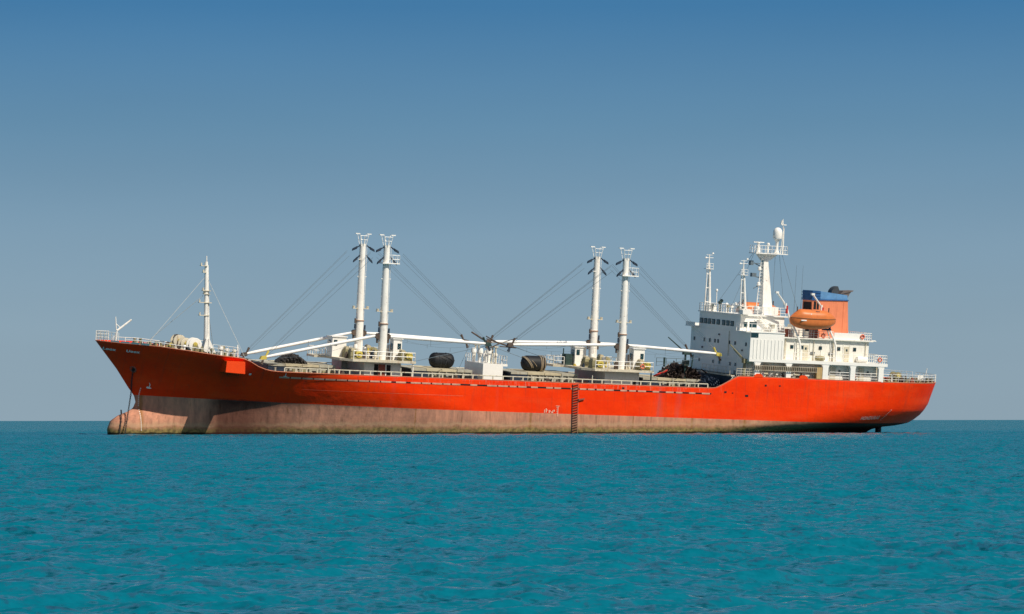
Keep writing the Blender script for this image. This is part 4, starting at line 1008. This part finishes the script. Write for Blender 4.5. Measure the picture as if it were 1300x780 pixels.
o = MB().tube((-.9, 0, .2), (1.0, 0, 1.0), .12, n=6).build('boom_stub', red_p); o.matrix_world = SHIP @ Matrix.Translation((73.4, -1.8, 7.85)); tag(o, 'short red spar leaning on the rusty scrap heap', 'spar')
lump('dark_mound', [(-1.6, .2), (-.8, .9), (0, 1.3), (1.0, 1.25), (1.6, 1.0)], 2.6, navy,
     'dark blue black mound beside the front of the white deckhouse', 'tarpaulin', (79.0, -3.2, 7.0), 8)  # low navy mound just ahead of the deckhouse front
# fenders
def fender(at, L, R, label, grp):
    t = thing('rubber_fender', label, 'fender', at, grp)
    prof = []
    for i in range(9): a = math.pi / 2 * i / 8; prof.append((R * math.sin(a) ** .8, -L / 2 + R * .75 * (1 - math.cos(a))))
    prof += [(R, 0)] + [(r, -h) for r, h in prof[::-1]]
    MB().lathe((0, 0, R), (1, 0, 0), prof, 28).build('fender_body', black_rub, t)
    for s in (-1, 1): MB().torus((s * L / 2, 0, R), (0, 1, 0), .12, .04, 12, 6).build('towing_eye', gear, t)
    return t
f1 = fender((44.2, 0, 7.97), 3.2, .94, 'smooth black rubber fender lying on the hatch cover forward of the ventilator house', 'black fenders lying on the hatches')
for x in (-.45, .35): MB().torus((x, 0, .94), (1, 0, .25 if x < 0 else -.2), .97, .035, 28, 6).build('lashing', grey_dk, f1)
f2 = fender((56.6, 0, 8.01), 3.3, .97, 'black rubber fender bound with beige ropes on the hatch aft of the ventilator house', 'black fenders lying on the hatches')
for x, k, w in ((-.9, .75, .07), (-.7, .72, .06), (.75, .05, .08), (.95, -.05, .07), (-.2, .9, .04), (1.25, .0, .05)):
    MB().torus((x, 0, .97), (1, 0, k), 1.0, w, 28, 6).build('lashing', rope_m, f2)
# lifeboats
def lifeboat(cx, cy, cz, label):
    t = thing('lifeboat', label, 'lifeboat', (cx, cy, cz), 'enclosed orange lifeboats')
    n, m = 28, 24
    def loft(name, sect, mat_):
        vs = []; fs = []
        for i in range(n + 1):
            u = -1 + 2 * i / n; ring = sect(u)
            vs += [(u * 3.28, y, z) for y, z in ring]
        k = len(ring)
        for i in range(n):
            for j in range(k - 1): q = i * k + j; fs.append((q, q + k, q + k + 1, q + 1))
        fs.append(tuple(range(k))); fs.append(tuple(n * k + j for j in range(k - 1, -1, -1)))
        return MB().add(vs, fs).build(name, mat_, t)
    def hullsec(u):
        w = 1.18 * (1 - abs(u) ** 3.2) ** .7 + .05; d = 1.38 - .75 * abs(u) ** 4 - (.18 * max(0, u)); zt = 1.42 + .06 * u * u
        return [(-math.cos(math.pi * j / m) * w, zt - (math.sin(math.pi * j / m) ** .6) * d) for j in range(m + 1)]
    def topsec(u):
        w = 1.08 * (1 - abs(u) ** 3.0) ** .7 + .04
        hh = np.interp(u, [-1, -.85, -.6, .45, .75, .9, 1], [.05, .5, 1.15, 1.12, .75, .4, .05])
        return [(-math.cos(math.pi * j / m) * w, 1.46 + (math.sin(math.pi * j / m) ** .75) * hh) for j in range(m + 1)]
    loft('boat_hull', hullsec, or_boat); loft('canopy', topsec, or_boat)
    mb = MB()
    for s in (-1, 1):
        P = [(u * 3.2, s * (1.16 * (1 - abs(u) ** 3.2) ** .7 + .08), 1.44 + .06 * u * u) for u in np.linspace(-.99, .99, 24)]
        mb.path(P, .06, 6)
    mb.build('rubbing_strake', paint('worn_strake', (.30, .12, .05), .6, .3), t)
    MB().box(-2.2, -1.3, -1.16, -1.10, 1.12, 1.27).build('boat_number_plate', clean_white, t)
    MB().box(-.85, -.7, -1.04, -.9, 1.75, 2.1).build('side_light', clean_white, t)
    MB().prism([(-.1, 2.3), (.65, 2.3), (.5, 2.42), (0, 2.42)], -.8, -.66).build('hatch_slot', grey_dk, t)
    mb = MB()
    for s in (-2.3, 2.2): mb.tube((s, 0, 2.2), (s, 0, 2.9), .08)
    mb.build('lifting_hook', gear, t)
    mb = MB(); mb.tube((2.5, 0, .7), (2.5, 0, .1), .14); mb.box(1.4, 2.7, -.08, .08, .0, .25); mb.box(-.9, -.6, -.3, .3, -.2, .1); mb.build('skeg', navy, t)
    return t
lifeboat(91.5, -8.15, 15.05, 'orange enclosed lifeboat hanging in the davits before the funnel on the near side')
lifeboat(91.5, 8.1, 15.35, 'orange lifeboat on the far side, half hidden behind the white radar mast')
def ring(at, ax, label):
    t = thing('life_ring', label, 'life ring', at, 'life rings on the railings')
    MB().torus((0, 0, 0), ax, .24, .085, 20, 8).build('ring_body', paint('ring_red', (.75, .09, .03), .5, .1), t)
    for a in (45, 135, 225, 315):
        c = Vector((math.cos(math.radians(a)) * .24, 0, math.sin(math.radians(a)) * .24)); MB().tube(c - Vector((c.z, 0, -c.x)) * .18, c + Vector((c.z, 0, -c.x)) * .18,   .09, n=8).build('white_band', canvas, t)
ring((93.3, -7.85, 14.35), (0, 1, 0), 'red life ring on the rail under the stern end of the lifeboat')
ring((68.7, -6.75, 9.4), (0, 1, 0), 'orange and white life ring on the after winch platform railing')
ring((101.0, -9.15, 11.6), (0, 1, 0), 'pale red life ring on the railing behind the white deckhouse')
ring((99.0, -7.8, 14.45), (0, 1, 0), 'red life ring at the after end of the white boat deck screen')
# rope ladder down the side
t = thing('rope_ladder', 'dark pilot ladder with slanting wooden steps hanging down the orange hull side', 'rope ladder', (59.0, -9.2, .4))
zt, zb = 6.9, .0
for x in (-.42, .36): MB().tube((x, -.02, zb), (x - .25, -.02, zt - .3), .04 if x < 0 else .02, n=6).build('side_rope', chain_m if x < 0 else rope_m, t)
for i in range(21):
    z = .3 + i * .31; xo = -.25 * z / 6.6
    m2 = MB(); m2.add([(x_ + xo, y_, z + dz) for y_ in (-.08, .06) for x_, dz in ((-.40, -.13), (.34, .08), (.34, .135), (-.40, -.065))],
                      [(0, 1, 2, 3), (7, 6, 5, 4), (0, 4, 5, 1), (3, 2, 6, 7), (0, 3, 7, 4), (1, 5, 6, 2)])
    m2.build('step', step_m, t)
MB().add([(.2, -.14, 4.55), (1.0, -.14, 4.75), (1.0, -.14, 4.9), (.2, -.14, 4.78), (.2, .0, 4.55), (1.0, .0, 4.75), (1.0, .0, 4.9), (.2, .0, 4.78)],
         [(0, 1, 2, 3), (7, 6, 5, 4), (0, 4, 5, 1), (3, 2, 6, 7), (0, 3, 7, 4), (1, 5, 6, 2)]).build('spreader', redbrown, t)
# anchor chains
def chain(pts, label):
    pts = [Vector(p) for p in pts]; mb = MB(); k = 0; carry = 0
    for a, b in zip(pts, pts[1:]):
        L = (b - a).length; d = (b - a).normalized(); s = carry
        u = d.orthogonal().normalized(); w = d.cross(u)
        while s < L:
            c = a + d * s; ax = u if k % 2 else w; wd = w if k % 2 else u
            loop = [c + d * (math.cos(q) * .155) + wd * (math.sin(q) * .085) for q in [math.pi * 2 * i / 8 for i in range(9)]]
            mb.path(loop, .034, 5); s += .235; k += 1
        carry = s - L
    o = mb.build('anchor_chain', chain_m); o.matrix_world = SHIP; tag(o, label, 'chain', 'anchor chains')
P0 = Vector(hp(4.55, 6.35, .08))
P1 = Vector(hp(4.62, 5.0, .12)); P2 = Vector(hp(4.75, 3.7, .16))
chain([P0, P1, P2, Vector((3.75, -2.3, -.9)), Vector((3.5, -2.5, -2.6))], 'dark anchor chain hanging from the round hawse pipe into the water')
chain([(4.15, 1.9, -1.2), (4.0, 1.2, .9), (3.75, .4, 1.32), (3.55, -.6, .95), (3.4, -1.25, .1), (3.25, -1.55, -.9), (3.2, -1.65, -2.4)], 'second anchor chain crossing the bulbous bow just above the water')
